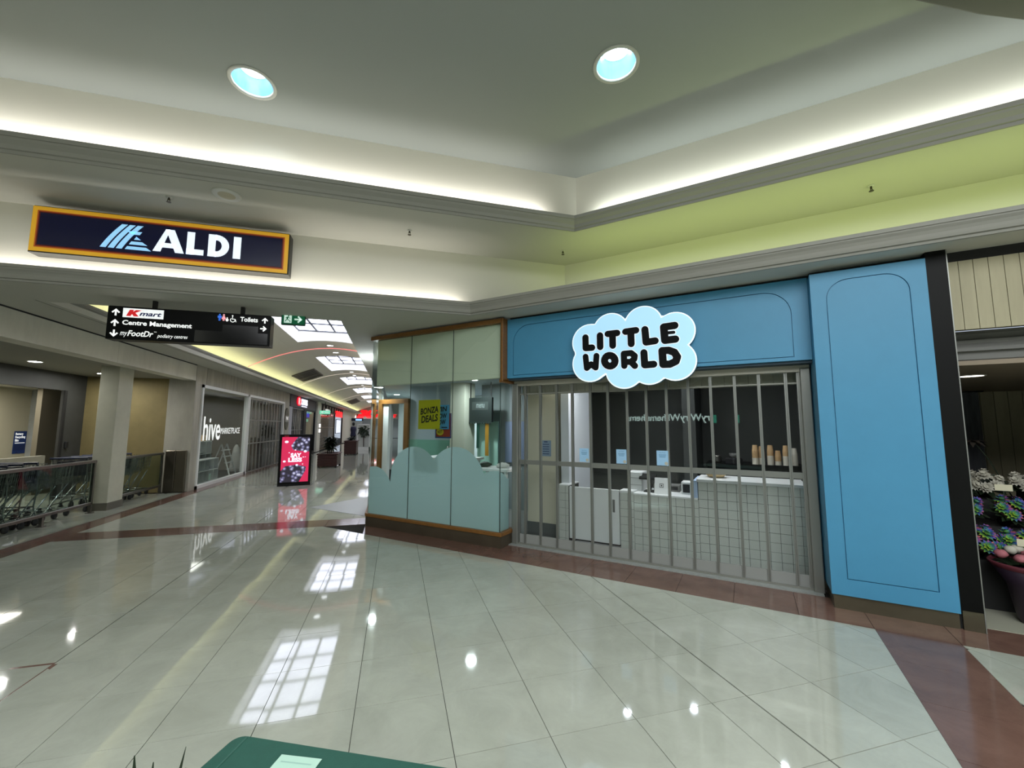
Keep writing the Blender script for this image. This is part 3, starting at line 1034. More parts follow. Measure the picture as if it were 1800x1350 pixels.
rail(5.2, 9.62, 'steel and smoked glass trolley rail left of the pale column')
rail(10.32, 11.95, 'short steel and smoked glass trolley rail right of the pale column')
t = thing('steel_cabinet', 'brown steel box bollard at the end of the trolley rail', 'bollard', (-5.14, 12.02, 0))
mb = MB(); mb.bbox(-5.33, -5.12, 11.975, 12.05, .0, 1.0, .012); mb.build('body', mat('bronze steel', '5d574c', .3, .8), t)
mb = MB(); mb.bbox(-5.12, -4.90, 11.985, 12.05, .0, 1.0, .012); mb.build('side_panel', mat('bronze steel lighter', '716a5c', .28, .8), t)

# trolleys
def trolley():
    t = thing('shopping_trolley', 'trolley', 'trolley', (0, 0, 0), 0, 'nested shopping trolleys')
    W = 0.0045
    def wire(mb, a, b, r=W): mb.tube([a, b], r, 4)
    # y forward, x across; basket narrows to the front
    B0 = lambda y, s: (s * (.27 - .07 * (y + .45) / .9))
    zb = lambda y: .52 + .10 * (y + .45) / .9
    bk = MB()
    for s in (-1, 1):
        for k in range(11):
            y = -.43 + .86 * k / 10
            wire(bk, (B0(y, s), y, .92), (B0(y, s) * .86, y, zb(y)))
        for h in range(5):
            f = h / 4
            wire(bk, (B0(-.45, s) * (1 - .14 * f), -.45, .92 + (zb(-.45) - .92) * f), (B0(.45, s) * (1 - .14 * f), .45, .92 + (zb(.45) - .92) * f), .006 if h == 0 else W)
    for k in range(9):
        f = -1 + 2 * k / 8
        wire(bk, (B0(.45, f), .45, .92), (B0(.45, f) * .86, .45, zb(.45)))
        wire(bk, (B0(-.45, f) * .86, -.45, zb(-.45)), (B0(.45, f) * .86, .45, zb(.45)))
        wire(bk, (B0(-.45, f), -.45, .92), (B0(-.45, f) * .86, -.45, zb(-.45)))
    bk.build('basket', M_chrome, t)
    fr_ = MB()
    for s in (-1, 1):
        fr_.tube([(s * .26, -.47, .98), (s * .26, -.42, .55), (s * .25, -.44, .30), (s * .27, -.40, .13), (s * .24, .0, .16), (s * .19, .40, .14)], .011, 6)
        fr_.tube([(s * .25, -.20, .15), (s * .23, .08, .40), (s * .21, .30, .56)], .011, 6)
    fr_.tube([(-.19, .40, .14), (.19, .40, .14)], .010, 6)
    fr_.tube([(-.25, -.44, .30), (.25, -.44, .30)], .010, 6)
    fr_.build('undercarriage', mat('trolley frame', 'a5aaa8', .22, .9), t)
    hd = MB(); hd.tube([(-.28, -.49, .99), (.28, -.49, .99)], .018, 8); hd.build('handle', mat('trolley handle', '1b2440', .4), t)
    cs = MB(); cs.box(-.22, .22, -.40, -.37, .66, .93); cs.box(-.22, .22, -.40, -.22, .70, .715); cs.build('child_seat', mat('trolley seat', '26282c', .5), t)
    for s in (-1, 1):
        for y, xx in ((-.40, .27), (.38, .19)):
            wmb = MB(Matrix.Translation((s * xx, y, .055)) @ Matrix.Rotation(PI / 2, 4, 'Y'))
            wmb.lathe([(.02, -.014), (.055, -.014), (.055, .014), (.02, .014)], 14)
            wmb.T = I4
            wmb.box(s * xx - .018, s * xx + .018, y - .012, y + .012, .055, .15)
            wmb.build('wheel', mat('trolley wheel', '2b2b2c', .6), t)
    return t
ordw = ['first', 'second', 'third', 'fourth', 'fifth', 'sixth', 'seventh', 'eighth', 'ninth', 'tenth', 'eleventh', 'twelfth', 'thirteenth']
tr0 = trolley()
first = True
def place_trolley(x, y, rz, lab):
    global first
    if first:
        tr0.location = (x, y, 0); tr0.rotation_euler = (0, 0, rz); tr0['label'] = lab; first = False
    else:
        copy_tree(tr0, (x, y, 0), rz, lab)
for k in range(13):
    place_trolley(-5.80, 9.05 - .27 * k, random.gauss(0, .008), 'wire shopping trolley nested along the long glass rail, %s from the pale column' % ordw[k])
for k in range(10):
    place_trolley(-6.50, 9.3 - .27 * k, random.gauss(0, .008), 'wire shopping trolley in the back row behind the long rail, %s from the column' % ordw[k])
for k in range(6):
    place_trolley(-5.80, 11.52 - .27 * k, random.gauss(0, .008), 'wire shopping trolley nested behind the short glass rail, %s from the tan wall' % ordw[k])

# ------------------------------------------------------------------ corridor left shopfronts
def wallX(name, y0, y1, z0, z1, m, label, x0=XL - .12, x1=XL):
    mb = MB(); mb.box(x0, x1, y0, y1, z0, z1)
    return st(mb.build(name, m), label, 'wall')
# cladding boards over the gift shop
cl = thing('wall_cladding', 'grey streaked board cladding around the gift shop window', 'wall', (XL, 16, 0), kind='structure')
y = 12.08
while y < 21.6:
    w_ = min(.6, 21.65 - y)
    mb = MB(); mb.box(XL - .10, XL - .004 * random.random(), y + .004, y + w_ - .004, 2.66, 3.118); mb.build('panel', M_concd, cl)
    y += .6
mb = MB(); mb.box(XL - .1, XL, 12.08, 12.42, 0, 2.66); mb.build('panel', M_concd, cl)
mb = MB(); mb.box(XL - .1, XL, 20.65, 21.65, 0, 2.66); mb.build('panel', M_concd, cl)
t = thing('window_7', 'gift shop display window with white frame and lettering on the glass', 'shop window', (XL, 14, 0), kind='structure')
mb = MB()
for (a, b, c, d) in ((12.42, 12.50, 0, 2.66), (15.86, 15.98, 0, 2.66), (12.42, 15.98, 2.58, 2.66), (12.42, 15.98, 0, .08)):
    mb.box(XL - .09, XL + .03, a, b, c, d)
mb.build('frame', M_pw, t)
mb = MB(); mb.box(XL - .04, XL - .03, 12.50, 15.86, .08, 2.58); mb.build('pane', glass('window glass', (236, 240, 238), 1.45, .75), t)
PX = plane((XL - .026, 12.5, 0), 'X')
mb = MB(PX)
add_text(mb, 'hive', .25, 1.35, 1.20, 1.84, .012, z=.002)
add_text(mb, 'MARKETPLACE', 1.38, 2.9, 1.36, 1.54, .0, z=.002)
mb.build('lettering', M_txtw, t)
# gift shop interior
mb = MB(); mb.box(-8.1, -8.0, 12.3, 20.6, 0, 2.8); mb.box(-8.0, XL - .1, 17.5, 17.58, 0, 2.8); mb.box(-8.0, XL - .1, 20.6, 20.7, 0, 2.8)
st(mb.build('wall_gift_shop', mat('gift shop wall', '6d6758', .8)), 'brown grey back wall inside the gift shop', 'wall')
mb = MB(); mb.box(-8.0, XL - .1, 12.3, 20.7, 2.66, 2.72)
st(mb.build('ceiling', M_soffit), 'ceiling inside the gift shop', 'ceiling')
def cube_shelf(x, y, ny, nz, s, label):
    t = thing('cube_shelf', label, 'shelf', (x, y + ny * s / 2, 0), 0, 'white cube shelves')
    mb = MB(); mb.box(x - .30, x - .28, y, y + ny * s, 0, nz * s); mb.build('back', M_shelfw, t)
    for k in range(ny + 1):
        mb = MB(); mb.box(x - .28, x, y + k * s - .012, y + k * s + .012, 0, nz * s); mb.build('upright', M_shelfw, t)
    for k in range(nz + 1):
        mb = MB(); mb.box(x - .28, x, y - .012, y + ny * s + .012, k * s - .012 + .012, k * s + .024); mb.build('board', M_shelfw, t)
    return t
cube_shelf(-5.15, 13.12, 5, 2, .31, 'white low cube shelf standing at the front of the gift shop window')
cube_shelf(-5.52, 14.0, 3, 3, .37, 'white tall cube shelf behind the low one in the gift shop window')
for k, (x, y, z, c, lab) in enumerate(((-5.28, 13.28, .335, M_mahog, 'dark red box in the low cube shelf of the gift shop'), (-5.28, 14.2, .025, M_tealp, 'pale box in the bottom row of the low cube shelf'), (-5.66, 14.2, 1.135, M_leafd, 'dark basket of greenery on the tall cube shelf'), (-5.66, 14.75, 1.135, M_cardbd, 'brown woven box on the tall cube shelf'))):
    o = thing('display_box' if c is not M_leafd else 'greenery_basket', lab, 'box', (x, y, z))
    mb = MB(); mb.bbox(x - .09, x + .09, y - .1, y + .1, z, z + .17, .012); mb.build('body', c if c is not M_leafd else M_pot, o)
    if c is M_leafd:
        mb = MB()
        for q in range(26):
            a = random.random() * 6.28
            mb.leaf((x, y, z + .15), (math.cos(a), math.sin(a), .9), .22, .06, .4)
        mb.build('foliage', M_leafd, o)
    else:
        mb = MB(); mb.box(x - .093, x + .093, y - .103, y + .103, z + .15, z + .18); mb.build('lid', c, o)
t = thing('step_ladder', 'white wooden display ladder in the gift shop window', 'ladder', (-5.3, 15.9, 0))
for s in (-.28, .28):
    mb = MB(); mb.tube([(-5.15, 15.9 + s, 0), (-5.45, 15.9 + s * .8, 1.0)], .022, 6); mb.build('rail', M_shelfw, t)
    mb = MB(); mb.tube([(-5.75, 15.9 + s, 0), (-5.46, 15.9 + s * .8, 0.98)], .018, 6); mb.build('rear_leg', M_shelfw, t)
for k in range(4):
    f = (k + 1) / 5
    mb = MB(); mb.box(-5.15 - .3 * f - .05, -5.15 - .3 * f + .05, 15.9 - .27, 15.9 + .27, 1.0 * f - .012, 1.0 * f + .012); mb.build('tread', M_shelfw, t)
t = thing('hanging_garment', 'long pale garment hanging beside the display ladder', 'garment', (-5.3, 16.55, 0))
mb = MB()
rows = []
for i in range(9):
    f = i / 8
    z = .95 - .9 * f
    rr = .05 + .13 * f ** .6 if i else .03
    rows.append((rr, z))
mb.lathe(rows, 14, (-5.3, 16.55, 0)); mb.build('cloth', M_cloth, t)
mb = MB(); mb.tube([(-5.3, 16.38, 0.95), (-5.3, 16.55, 1.0), (-5.3, 16.72, 0.95)], .008, 5); mb.tube([(-5.3, 16.55, 1.0), (-5.3, 16.55, 2.66)], .003, 4); mb.build('hanger', M_blackm, t)

# folding shutter of the gift shop
def shutterX(y0, y1, z1, npan, label, rails, x=XL - .06, m=M_alud):
    t = thing('folding_shutter', label, 'shutter', (x, (y0 + y1) / 2, 0))
    st_ = (y1 - y0) / npan
    mb = MB(); mb.box(x - .04, x + .04, y0, y1, z1 - .06, z1); mb.build('top_track', m, t)
    mb = MB(); mb.box(x - .03, x + .03, y0, y1, 0, .02); mb.build('bottom_track', m, t)
    for k in range(npan + 1):
        y = y0 + st_ * k
        mb = MB(); mb.box(x - .02, x + .02, y - .028, y + .028, .02, z1 - .06); mb.build('post', m, t)
    for k in range(npan):
        for zr in rails:
            mb = MB(); mb.box(x - .014, x + .014, y0 + st_ * k + .028, y0 + st_ * (k + 1) - .028, zr - .02, zr + .02); mb.build('cross_rail', m, t)
        mb = MB(); mb.box(x - .004, x + .004, y0 + st_ * k + .028, y0 + st_ * (k + 1) - .028, .02, z1 - .06); mb.build('panel', M_clear, t)
    return t
t = thing('door_1', 'white framed entrance opening of the gift shop', 'doorway', (XL, 18.3, 0), kind='structure')
mb = MB()
for (a, b, c, d) in ((15.99, 16.10, 0, 2.66), (20.52, 20.64, 0, 2.66), (16.10, 20.52, 2.58, 2.66)):
    mb.box(XL - .09, XL + .03, a, b, c, d)
mb.build('frame', M_pw, t)
shutterX(16.12, 20.5, 2.58, 11, 'aluminium folding shutter closing the gift shop entrance', (.98, 1.80))
# oval blade sign
t = thing('oval_sign', 'oval olive wall sign with a pale middle band beside the gift shop entrance', 'sign', (XL, 21.12, 1.92))
PX = plane((XL + .004, 21.12, 1.92), 'X')
mb = MB(PX); mb.prism([(.33 * math.cos(2 * PI * k / 28), .5 * math.sin(2 * PI * k / 28)) for k in range(28)], 0, .03); mb.build('board', mat('olive board', '4c4d3c', .5), t)
mb = MB(PX); rect(mb, -.31, .31, -.14, .14, .033); mb.build('band', mat('pale band', '9b9a92', .5), t)
mb = MB(PX); add_text(mb, 'THE', -.2, .2, -.05, .09, .02, z=.036); mb.build('lettering', M_txtw, t)

# barber / food shop with navy fascia
t = thing('navy_fascia', 'navy shop fascia with a lit red and white sign', 'fascia', (XL, 25, 2.6))
mb = MB(); mb.box(XL - .12, XL + .02, 21.7, 28.3, 2.52, 3.11); mb.build('board', M_navyw, t)
PX = plane((XL + .022, 22.9, 2.60), 'X')
mb = MB(PX)
mb.prism([(.42 + .42 * math.cos(2 * PI * k / 24), .25 + .23 * math.sin(2 * PI * k / 24)) for k in range(24)], 0, .05)
mb.build('round_emblem', mat('emblem red', 'c8142c', .4, emit=(235, 20, 50), es=.9), t)
mb = MB(PX); add_text(mb, 'R', .2, .62, .08, .42, .03, z=.056); mb.build('emblem_letter', M_txtw, t)
mb = MB(PX); add_text(mb, 'CUTS', .9, 2.45, .10, .42, .03, z=.05, depth=.04); rect(mb, .9, 2.3, .0, .05, .05); mb.build('lettering', mat('lit letter white', 'ffffff', emit=(235, 235, 255), es=1.2), t)
wallX('wall_left_pier', 21.65, 22.25, 0, 2.52, mat('navy white pier', 'a9abb8', .5), 'pale pier with navy stripes at the navy shop')
shutterX(22.3, 24.9, 2.5, 7, 'grey solid folding shutter under the navy fascia', (1.4,), m=mat('grey shutter', '6f7274', .5))
mb = MB(); mb.box(XL - .5, XL - .4, 22.2, 25, 0, 2.6)
st(mb.build('wall_shutter_back', M_grey), 'grey panel behind the solid folding shutter', 'wall')
wallX('wall_left_frame', 24.9, 25.5, 0, 2.52, M_blackm, 'black pier beside the solid folding shutter')
t = thing('window_8', 'dark shop window with a blue neon sign below the navy fascia', 'shop window', (XL, 27, 0), kind='structure')
mb = MB(); mb.box(XL - .1, XL, 25.5, 25.56, 0, 2.52); mb.box(XL - .1, XL, 28.2, 28.3, 0, 2.52); mb.box(XL - .1, XL, 25.5, 28.3, 0, .1); mb.box(XL - .1, XL, 25.5, 28.3, 2.44, 2.52); mb.build('frame', M_blackm, t)
mb = MB(); mb.box(XL - .06, XL - .05, 25.56, 28.2, .1, 2.44); mb.build('pane', MATS['window glass'], t)
t = thing('neon_sign', 'blue neon lettering inside the dark shop window', 'neon sign', (XL - .2, 27, 2.2))
PX = plane((XL - .3, 25.8, 2.1), 'X')
mb = MB(PX); add_text(mb, 'OPEN', 0, 2.2, 0, .3, .03, z=0, depth=.03); mb.build('lettering', M_bluen, t)
mb = MB(PX); mb.box(-.05, 2.25, -.05, .34, -.06, -.035); mb.build('backing', M_blackm, t)
t = thing('price_display', 'small mint lit menu display below the blue neon', 'display', (XL - .2, 27, 1.95))
mb = MB(PX); mb.box(.9, 1.9, -.25, -.08, -.02, 0); mb.build('screen', M_gscr, t)
mb = MB(PX); mb.box(.86, 1.94, -.29, -.04, -.05, -.02); mb.build('housing', M_blackm, t)
mb = MB(PX); mb.box(1.37, 1.43, -2.1, -.29, -.05, -.02); mb.box(1.2, 1.6, -2.1, -2.08, -.15, .08); mb.build('stand', M_blackm, t)
mb = MB(); mb.box(-7.6, -7.5, 20.7, 41.5, 0, 3.1)
st(mb.build('wall_shops', M_charcoal), 'dark back wall of the left corridor shops', 'wall')
wallX('wall_left_column', 28.3, 29.45, 0, 3.12, M_white, 'white column between the navy shop and the black grid shop', x1=XL + .12)
# black transom grid shop
t = thing('window_9', 'black framed shopfront with a transom grid above folding gates', 'shopfront', (XL, 35, 0), kind='structure')
mb = MB()
for z in (2.62, 3.08): mb.box(XL - .08, XL + .02, 29.45, 41.9, z - .03, z + .03)
for k in range(10):
    yy = 29.5 + 12.35 * k / 9
    mb.box(XL - .08, XL + .02, yy - .06, yy + .06, 2.62, 3.1)
for yy in (29.5, 36.8, 41.8): mb.box(XL - .08, XL + .02, yy - .08, yy + .08, 0, 2.62)
mb.build('frame', M_blackm, t)
for k in range(9):
    y0_, y1_ = 29.5 + 12.35 * k / 9 + .06, 29.5 + 12.35 * (k + 1) / 9 - .06
    mb = MB(); mb.box(XL - .05, XL - .04, y0_, y1_, 2.65, 3.05); mb.build('transom_pane', mat('transom grey', '77776f', .4), t)
shutterX(29.6, 36.7, 2.59, 16, 'bronze folding gate below the black transom grid', (1.5,), m=mat('bronze gate', '8a7a64', .45, .5))
mb = MB(); mb.box(XL - 1.3, XL - 1.2, 29.45, 41.9, 0, 3.1)
st(mb.build('wall_gate_back', mat('warm shop wall', '8c7a5a', .7, var=.3, vscale=2)), 'warm brown wall behind the bronze folding gate', 'wall')
t = thing('shop_sign', 'white lit letters on the black transom grid shop', 'sign', (XL + .05, 32, 2.55))
PX = plane((XL + .04, 31.2, 2.42), 'X')
mb = MB(PX); mb.box(-.2, 3.0, -.02, .05, -.04, 0); mb.build('rail', M_blackm, t)
mb = MB(PX); add_text(mb, 'NU', .6, 2.2, .06, .38, .02, z=.02, depth=.03); mb.build('lettering', M_txtw, t)
t = thing('shop_sign', 'red lit sign with three white marks at the far end of the black shopfront', 'sign', (XL + .05, 39.3, 2.5))
PX = plane((XL + .04, 37.2, 2.36), 'X')
mb = MB(PX); mb.box(0, 4.2, 0, .5, -.05, 0); mb.build('panel', M_kred, t)
mb = MB(PX); 
for k in range(2): rect(mb, 1.25 + 1.5 * k, 1.45 + 1.5 * k, .02, .48, .004)
mb.build('bars', M_signk, t)
t = thing('menu_screen', 'tall white lit menu screen in the far black shopfront', 'screen', (XL, 39.5, 1.6))
mb = MB(PX); mb.box(.6, 3.2, -1.35, -.25, -.05, 0); mb.build('screen', mat('menu glow', 'ffffff', emit=(215, 225, 245), es=.8), t)
mb = MB(PX); mb.box(.5, 3.3, -1.4, -.2, -.09, -.05); mb.build('frame', M_blackm, t)
t = thing('exit_sign', 'small green exit sign hanging far down the corridor', 'exit sign', (-4.55, 28.9, 2.45))
PY = plane((-4.72, 28.9, 2.36), 'Y')
mb = MB(PY); mb.box(0, .62, 0, .22, -.03, 0); mb.build('panel', M_gscr, t)
mb = MB(PY); mb.box(.29, .33, .22, .76, -.02, -.01); mb.build('hanger', M_blackm, t)
mb = MB(PY); disc(mb, .16, .12, .06, .003); rect(mb, .3, .52, .09, .14, .003); mb.build('pictogram', M_exitw, t)
t = thing('light_box', 'pair of white lit notice boxes on the white column', 'light box', (XL + .13, 29.1, 1.5))
for k, z in enumerate((1.5, 1.18)):
    mb = MB(); mb.bbox(XL + .125, XL + .16, 28.75, 29.35, z, z + .24, .01); mb.build('lit_panel', mat('notice glow', 'ffffff', emit=(255, 250, 240), es=1.0), t)
mb = MB(); mb.box(XL + .12, XL + .135, 28.7, 29.4, 1.14, 1.78); mb.build('back_board', M_grey, t)
wallX('wall_left_far', 41.9, 56.3, 0, 3.12, M_white, 'white wall at the far end of the corridor left side')

# end of the corridor
mb = MB(); mb.box(-5, 3.0, 56.2, 56.35, 2.55, 4.4); mb.box(-5, -4.6, 56.2, 56.35, 0, 2.55)
st(mb.build('wall_corridor_end', mat('end wall grey', '9a968d', .7)), 'grey end wall of the corridor above the department store entrance', 'wall')
mb = MB(); mb.box(-6, 4, 60, 60.1, 0, 3.0); mb.box(-6, 4, 56.3, 60, 2.95, 3.0)
st(mb.build('wall_store_back', mat('bright store', 'c9cdd0', .7)), 'bright interior wall of the department store', 'wall')
PY = plane((-4.85, 56.17, 2.62), 'Y')
t = thing('store_sign', 'big red lit department store letters at the end of the corridor', 'sign', (-2.9, 56.1, 2.6))
mb = MB(PY)
K = [(0, 0), (.75, 0), (1.0, .33), (1.28, 0), (2.15, 0), (1.55, .55), (2.6, 1.0), (1.6, 1.0), (1.15, .72), (1.28, 1.0), (.55, 1.0)]
mb.add([(p[0], p[1], .06) for p in K], [tuple(range(len(K)))])
mb.add([(p[0], p[1], 0) for p in K] + [(p[0], p[1], .06) for p in K], [(i, (i + 1) % 11, 11 + (i + 1) % 11, 11 + i) for i in range(11)])
mb.build('letter_k', M_kred, t)
mb = MB(PY); add_text(mb, 'mart', 2.2, 4.9, .08, .66, .05, shear=.3, z=.06, depth=.06); mb.build('lettering', M_kred, t)
t = thing('end_display', 'dark blue illuminated shop header beside the department store entrance', 'sign', (-5.2, 50, 2.2))
mb = MB(); mb.box(-4.84, -3.6, 50, 50.1, 2.18, 2.5); mb.build('header', mat('header navy', '0f1730', .4), t)
mb = MB(); mb.box(-4.4, -3.75, 49.96, 50, 2.22, 2.4); mb.build('lit_strip', mat('header glow', '9fc4f4', emit=(150, 200, 255), es=1.0), t)
mb = MB(); mb.box(-4.8, -3.7, 50, 50.1, 0, 2.18); mb.build('panel', mat('display pale', 'aeb4b4', .6), t)
# mannequin display in white frame
t = thing('picture_stand', 'white display frame with a dark plant picture standing behind the planters', 'display stand', (-2.05, 29.5, 0))
for (a, b, c, d) in ((-2.48, -2.40, 0, 1.72), (-1.70, -1.62, 0, 1.72), (-2.48, -1.62, 1.66, 1.74), (-2.48, -1.62, 0, .22)):
    mb = MB(); mb.box(a, b, 29.45, 29.53, c, d); mb.build('frame_bar', M_pw, t)
mb = MB(); mb.box(-2.40, -1.70, 29.5, 29.52, .22, 1.66); mb.build('panel', mat('display white', 'b9bcb8', .5), t)
mb = MB()
for k in range(60):
    a = random.random() * 6.28
    mb.leaf((-2.05 + random.gauss(0, .1), 29.45, 1.25 + random.gauss(0, .16)), (math.cos(a), -.3, math.sin(a)), .28, .09, .3, up=(0, 1, 0))
mb.build('foliage', M_leafd, t)
mb = MB(); mb.tube([(-2.03, 29.44, .24), (-2.05, 29.44, 1.2)], .03, 8); mb.build('stem', M_mahog, t)
# mannequin
t = thing('mannequin', 'dark dressed shop mannequin beyond the second planter', 'mannequin', (-2.9, 31.5, 0))
mb = MB(); mb.lathe([(.02, 1.02), (.17, 1.0), (.20, .8), (.16, .6), (.19, .42), (.20, .36)], 14, (-2.9, 31.5, .55)); mb.build('jacket', mat('navy cloth', '1e2140', .8), t)
mb = MB(); mb.lathe([(.03, 0), (.07, .03), (.09, .12), (.085, .2), (.03, .25)], 12, (-2.9, 31.5, 1.62)); mb.build('head', M_skin, t)
mb = MB()
for s in (-.09, .09): mb.tube([(-2.9 + s, 31.5, 0.03), (-2.9 + s, 31.5, .92)], [.05, .085], 10)
mb.build('trousers', M_skin, t)
mb = MB(); mb.lathe([(.22, 0), (.22, .03), (.2, .035)], 20, (-2.9, 31.5, 0)); mb.build('base', M_alu, t)
# planters
def planter(x0, x1, y0, y1, h, plant_h, label, spread, dense, seed):
    rnd = random.Random(seed)
    t = thing('planter_bench', label, 'planter', ((x0 + x1) / 2, (y0 + y1) / 2, 0), 0, 'timber planters in the corridor')
    mb = MB(); mb.box(x0 + .02, x1 - .02, y0 + .02, y1 - .02, .05, h - .04); mb.build('box', M_mahog, t)
    for k in range(4):
        z = .06 + (h - .12) * k / 4
        mb = MB(); mb.bbox(x0, x1, y0, y0 + .02, z, z + (h - .12) / 4 - .012, .004); mb.build('front_slat', M_mahog, t)
    mb = MB()
    for (a, b, c, d) in ((x0 - .03, x1 + .03, y0 - .03, y0 + .07), (x0 - .03, x1 + .03, y1 - .07, y1 + .03), (x0 - .03, x0 + .07, y0, y1), (x1 - .07, x1 + .03, y0, y1)):
        mb.bbox(a, b, c, d, h - .05, h, .008)
    mb.build('rim', M_mahog, t)
    for sx in (x0 + .05, x1 - .05):
        for sy in (y0 + .05, y1 - .05):
            mb = MB(); mb.box(sx - .04, sx + .04, sy - .04, sy + .04, 0, .06); mb.build('leg', M_blackm, t)
    mb = MB(); mb.box(x0 + .04, x1 - .04, y0 + .04, y1 - .04, h - .06, h - .045); mb.build('soil', M_pot, t)
    fo = MB()
    cx_, cy_ = (x0 + x1) / 2, (y0 + y1) / 2
    for k in range(dense):
        a = rnd.random() * 6.28
        b = rnd.random()
        bz = h + (plant_h - h) * (.15 + .55 * rnd.random())
        fo.leaf((cx_ + rnd.gauss(0, .05), cy_ + rnd.gauss(0, .12), bz), (math.cos(a), math.sin(a), .25 + 1.1 * b), spread * (.7 + .5 * rnd.random()), .085, .6)
    fo.build('foliage', M_leafd, t)
    mb = MB()
    for k in range(3):
        xx, yy = cx_ + rnd.gauss(0, .06), cy_ + rnd.gauss(0, .12)
        mb.tube([(xx, yy, h - .05), (xx + rnd.gauss(0, .03), yy, plant_h * .75)], [.025, .012], 6)
    mb.build('stem', M_pot, t)
planter(-2.88, -2.17, 17.6, 18.9, .53, 1.36, 'mahogany planter with a bushy drooping palm, the nearer of two', .34, 240, 3)
planter(-2.74, -2.10, 24.9, 26.4, .78, .98, 'mahogany planter box with a low grey green shrub, the farther of two', .26, 160, 5)

# advertising totem
t = thing('digital_totem', 'black freestanding advertising screen with a crimson chocolate advert', 'screen', (-2.6, 12.6, 0))
ang = math.atan2(12.642 - 12.505, .777)
TX = Matrix.Translation((-2.995, 12.50, 0)) @ Matrix.Rotation(ang, 4, 'Z')
mb = MB(TX); mb.bbox(0, .79, -.03, .06, .03, 1.37, .012); mb.build('housing', M_black, t)
mb = MB(TX); mb.bbox(-.0, .79, -.05, .14, 0, .035, .008); mb.build('base', M_black, t)
PT = TX @ Matrix(((1, 0, 0, .06), (0, 0, -1, -.0305), (0, 1, 0, .10), (0, 0, 0, 1)))
W_, H_ = .67, 1.20
mb = MB(PT); rect(mb, 0, W_, 0, H_, .001); mb.build('screen', M_screenred, t)
for q_ in ([(.22, .97), (.27, .86), (.40, .83), (.67, .80), (.67, 1.20), (.38, 1.20)], [(0, 0), (.45, 0), (.60, .30), (.60, .40), (.36, .46), (.10, .42), (0, .30)]):
    mb = MB(PT); poly(mb, q_, .002); mb.build('chocolate_picture', M_choc, t)
mb = MB(PT)
for (x, y, r) in ((.11, 1.07, .045), (.08, .55, .035), (.57, .81, .04), (.52, .47, .015), (.38, .45, .03), (.33, .85, .02), (.58, .66, .012)):
    disc(mb, x, y, r, .004, 12, .75)
mb.build('almond_picture', M_screenw, t)
mb = MB(PT); add_text(mb, 'SAY', .22, .48, .65, .77, .05, z=.005); mb.build('lettering', M_screenw, t)
mb = MB(PT); add_text(mb, 'LESS', .17, .50, .53, .645, .05, z=.005)
rect(mb, .17, .20, .77, .79, .004); rect(mb, .51, .55, .65, .665, .004)
mb.build('lettering', M_screenw, t)
mb = MB(PT); rect(mb, .05, .16, 1.215, 1.235, .001); mb.build('logo', mat('totem logo red', 'c02028', .4), t)

# ================================================================== SIGNS OF THE ATRIUM
# supermarket box sign
t = thing('supermarket_sign', 'long navy supermarket box sign with yellow border over the corridor entrance', 'sign', (-2.54, 5.42, 3.42))
X0, X1, Z0, Z1 = -3.785, -1.31, 3.415, 3.93
mb = MB(); mb.bbox(X0, X1, 5.40, 5.55, Z0, Z1, .01); mb.build('box', mat('sign box dark', '2a2a26', .5), t)
for xx in (X0 + .4, X1 - .4):
    mb = MB(); mb.box(xx - .03, xx + .03, 5.55, 5.62, Z0 + .2, Z0 + .3); mb.build('bracket', M_blackm, t)
PY = plane((X0, 5.398, Z0), 'Y')
W_, H_ = X1 - X0, Z1 - Z0
mb = MB(PY); mb.box(.012, W_ - .012, .012, H_ - .012, 0, .004); mb.build('yellow_border', M_yel, t)
mb = MB(PY); mb.box(.055, W_ - .055, .055, H_ - .055, .004, .007); mb.build('orange_border', M_org, t)
mb = MB(PY); mb.box(.068, W_ - .068, .068, H_ - .068, .007, .009); mb.build('red_border', mat('dark red edge', '5e1410', .4, emit='5e1410', es=.2), t)
mb = MB(PY); mb.box(.082, W_ - .082, .082, H_ - .082, .009, .011); mb.build('face', M_navy, t)
mb = MB(PY)
# letters A L D I
lz, h0, h1 = .014, .13, .395
def P3(pts): poly(mb, pts, lz)
ax = 1.10
P3([(ax, h0), (ax + .075, h0), (ax + .155, h1), (ax + .11, h1)])
P3([(ax + .215, h0), (ax + .30, h0), (ax + .195, h1), (ax + .11, h1)])
P3([(ax + .07, h0 + .05), (ax + .23, h0 + .05), (ax + .215, h0 + .105), (ax + .085, h0 + .105)])
lx = 1.42
P3([(lx, h0), (lx + .075, h0), (lx + .075, h1), (lx, h1)]); P3([(lx, h0), (lx + .17, h0), (lx + .17, h0 + .065), (lx, h0 + .065)])
dx = 1.63
P3([(dx, h0), (dx + .075, h0), (dx + .075, h1), (dx, h1)])
n = 14
R0, R1 = (h1 - h0) / 2, (h1 - h0) / 2 - .065
cyd = (h0 + h1) / 2
for k in range(n):
    a, b = -PI / 2 + PI * k / n, -PI / 2 + PI * (k + 1) / n
    P3([(dx + .08 + R0 * math.cos(a), cyd + R0 * math.sin(a)), (dx + .08 + R0 * math.cos(b), cyd + R0 * math.sin(b)), (dx + .08 + R1 * .85 * math.cos(b), cyd + R1 * math.sin(b)), (dx + .08 + R1 * .85 * math.cos(a), cyd + R1 * math.sin(a))])
for zz in (h0, h1 - .065): P3([(dx + .07, zz), (dx + .085, zz), (dx + .085, zz + .065), (dx + .07, zz + .065)])
ix = 1.885
P3([(ix, h0), (ix + .078, h0), (ix + .078, h1), (ix, h1)])
mb.build('letters', M_aldiw, t)
mb = MB(PY)
bx = .62
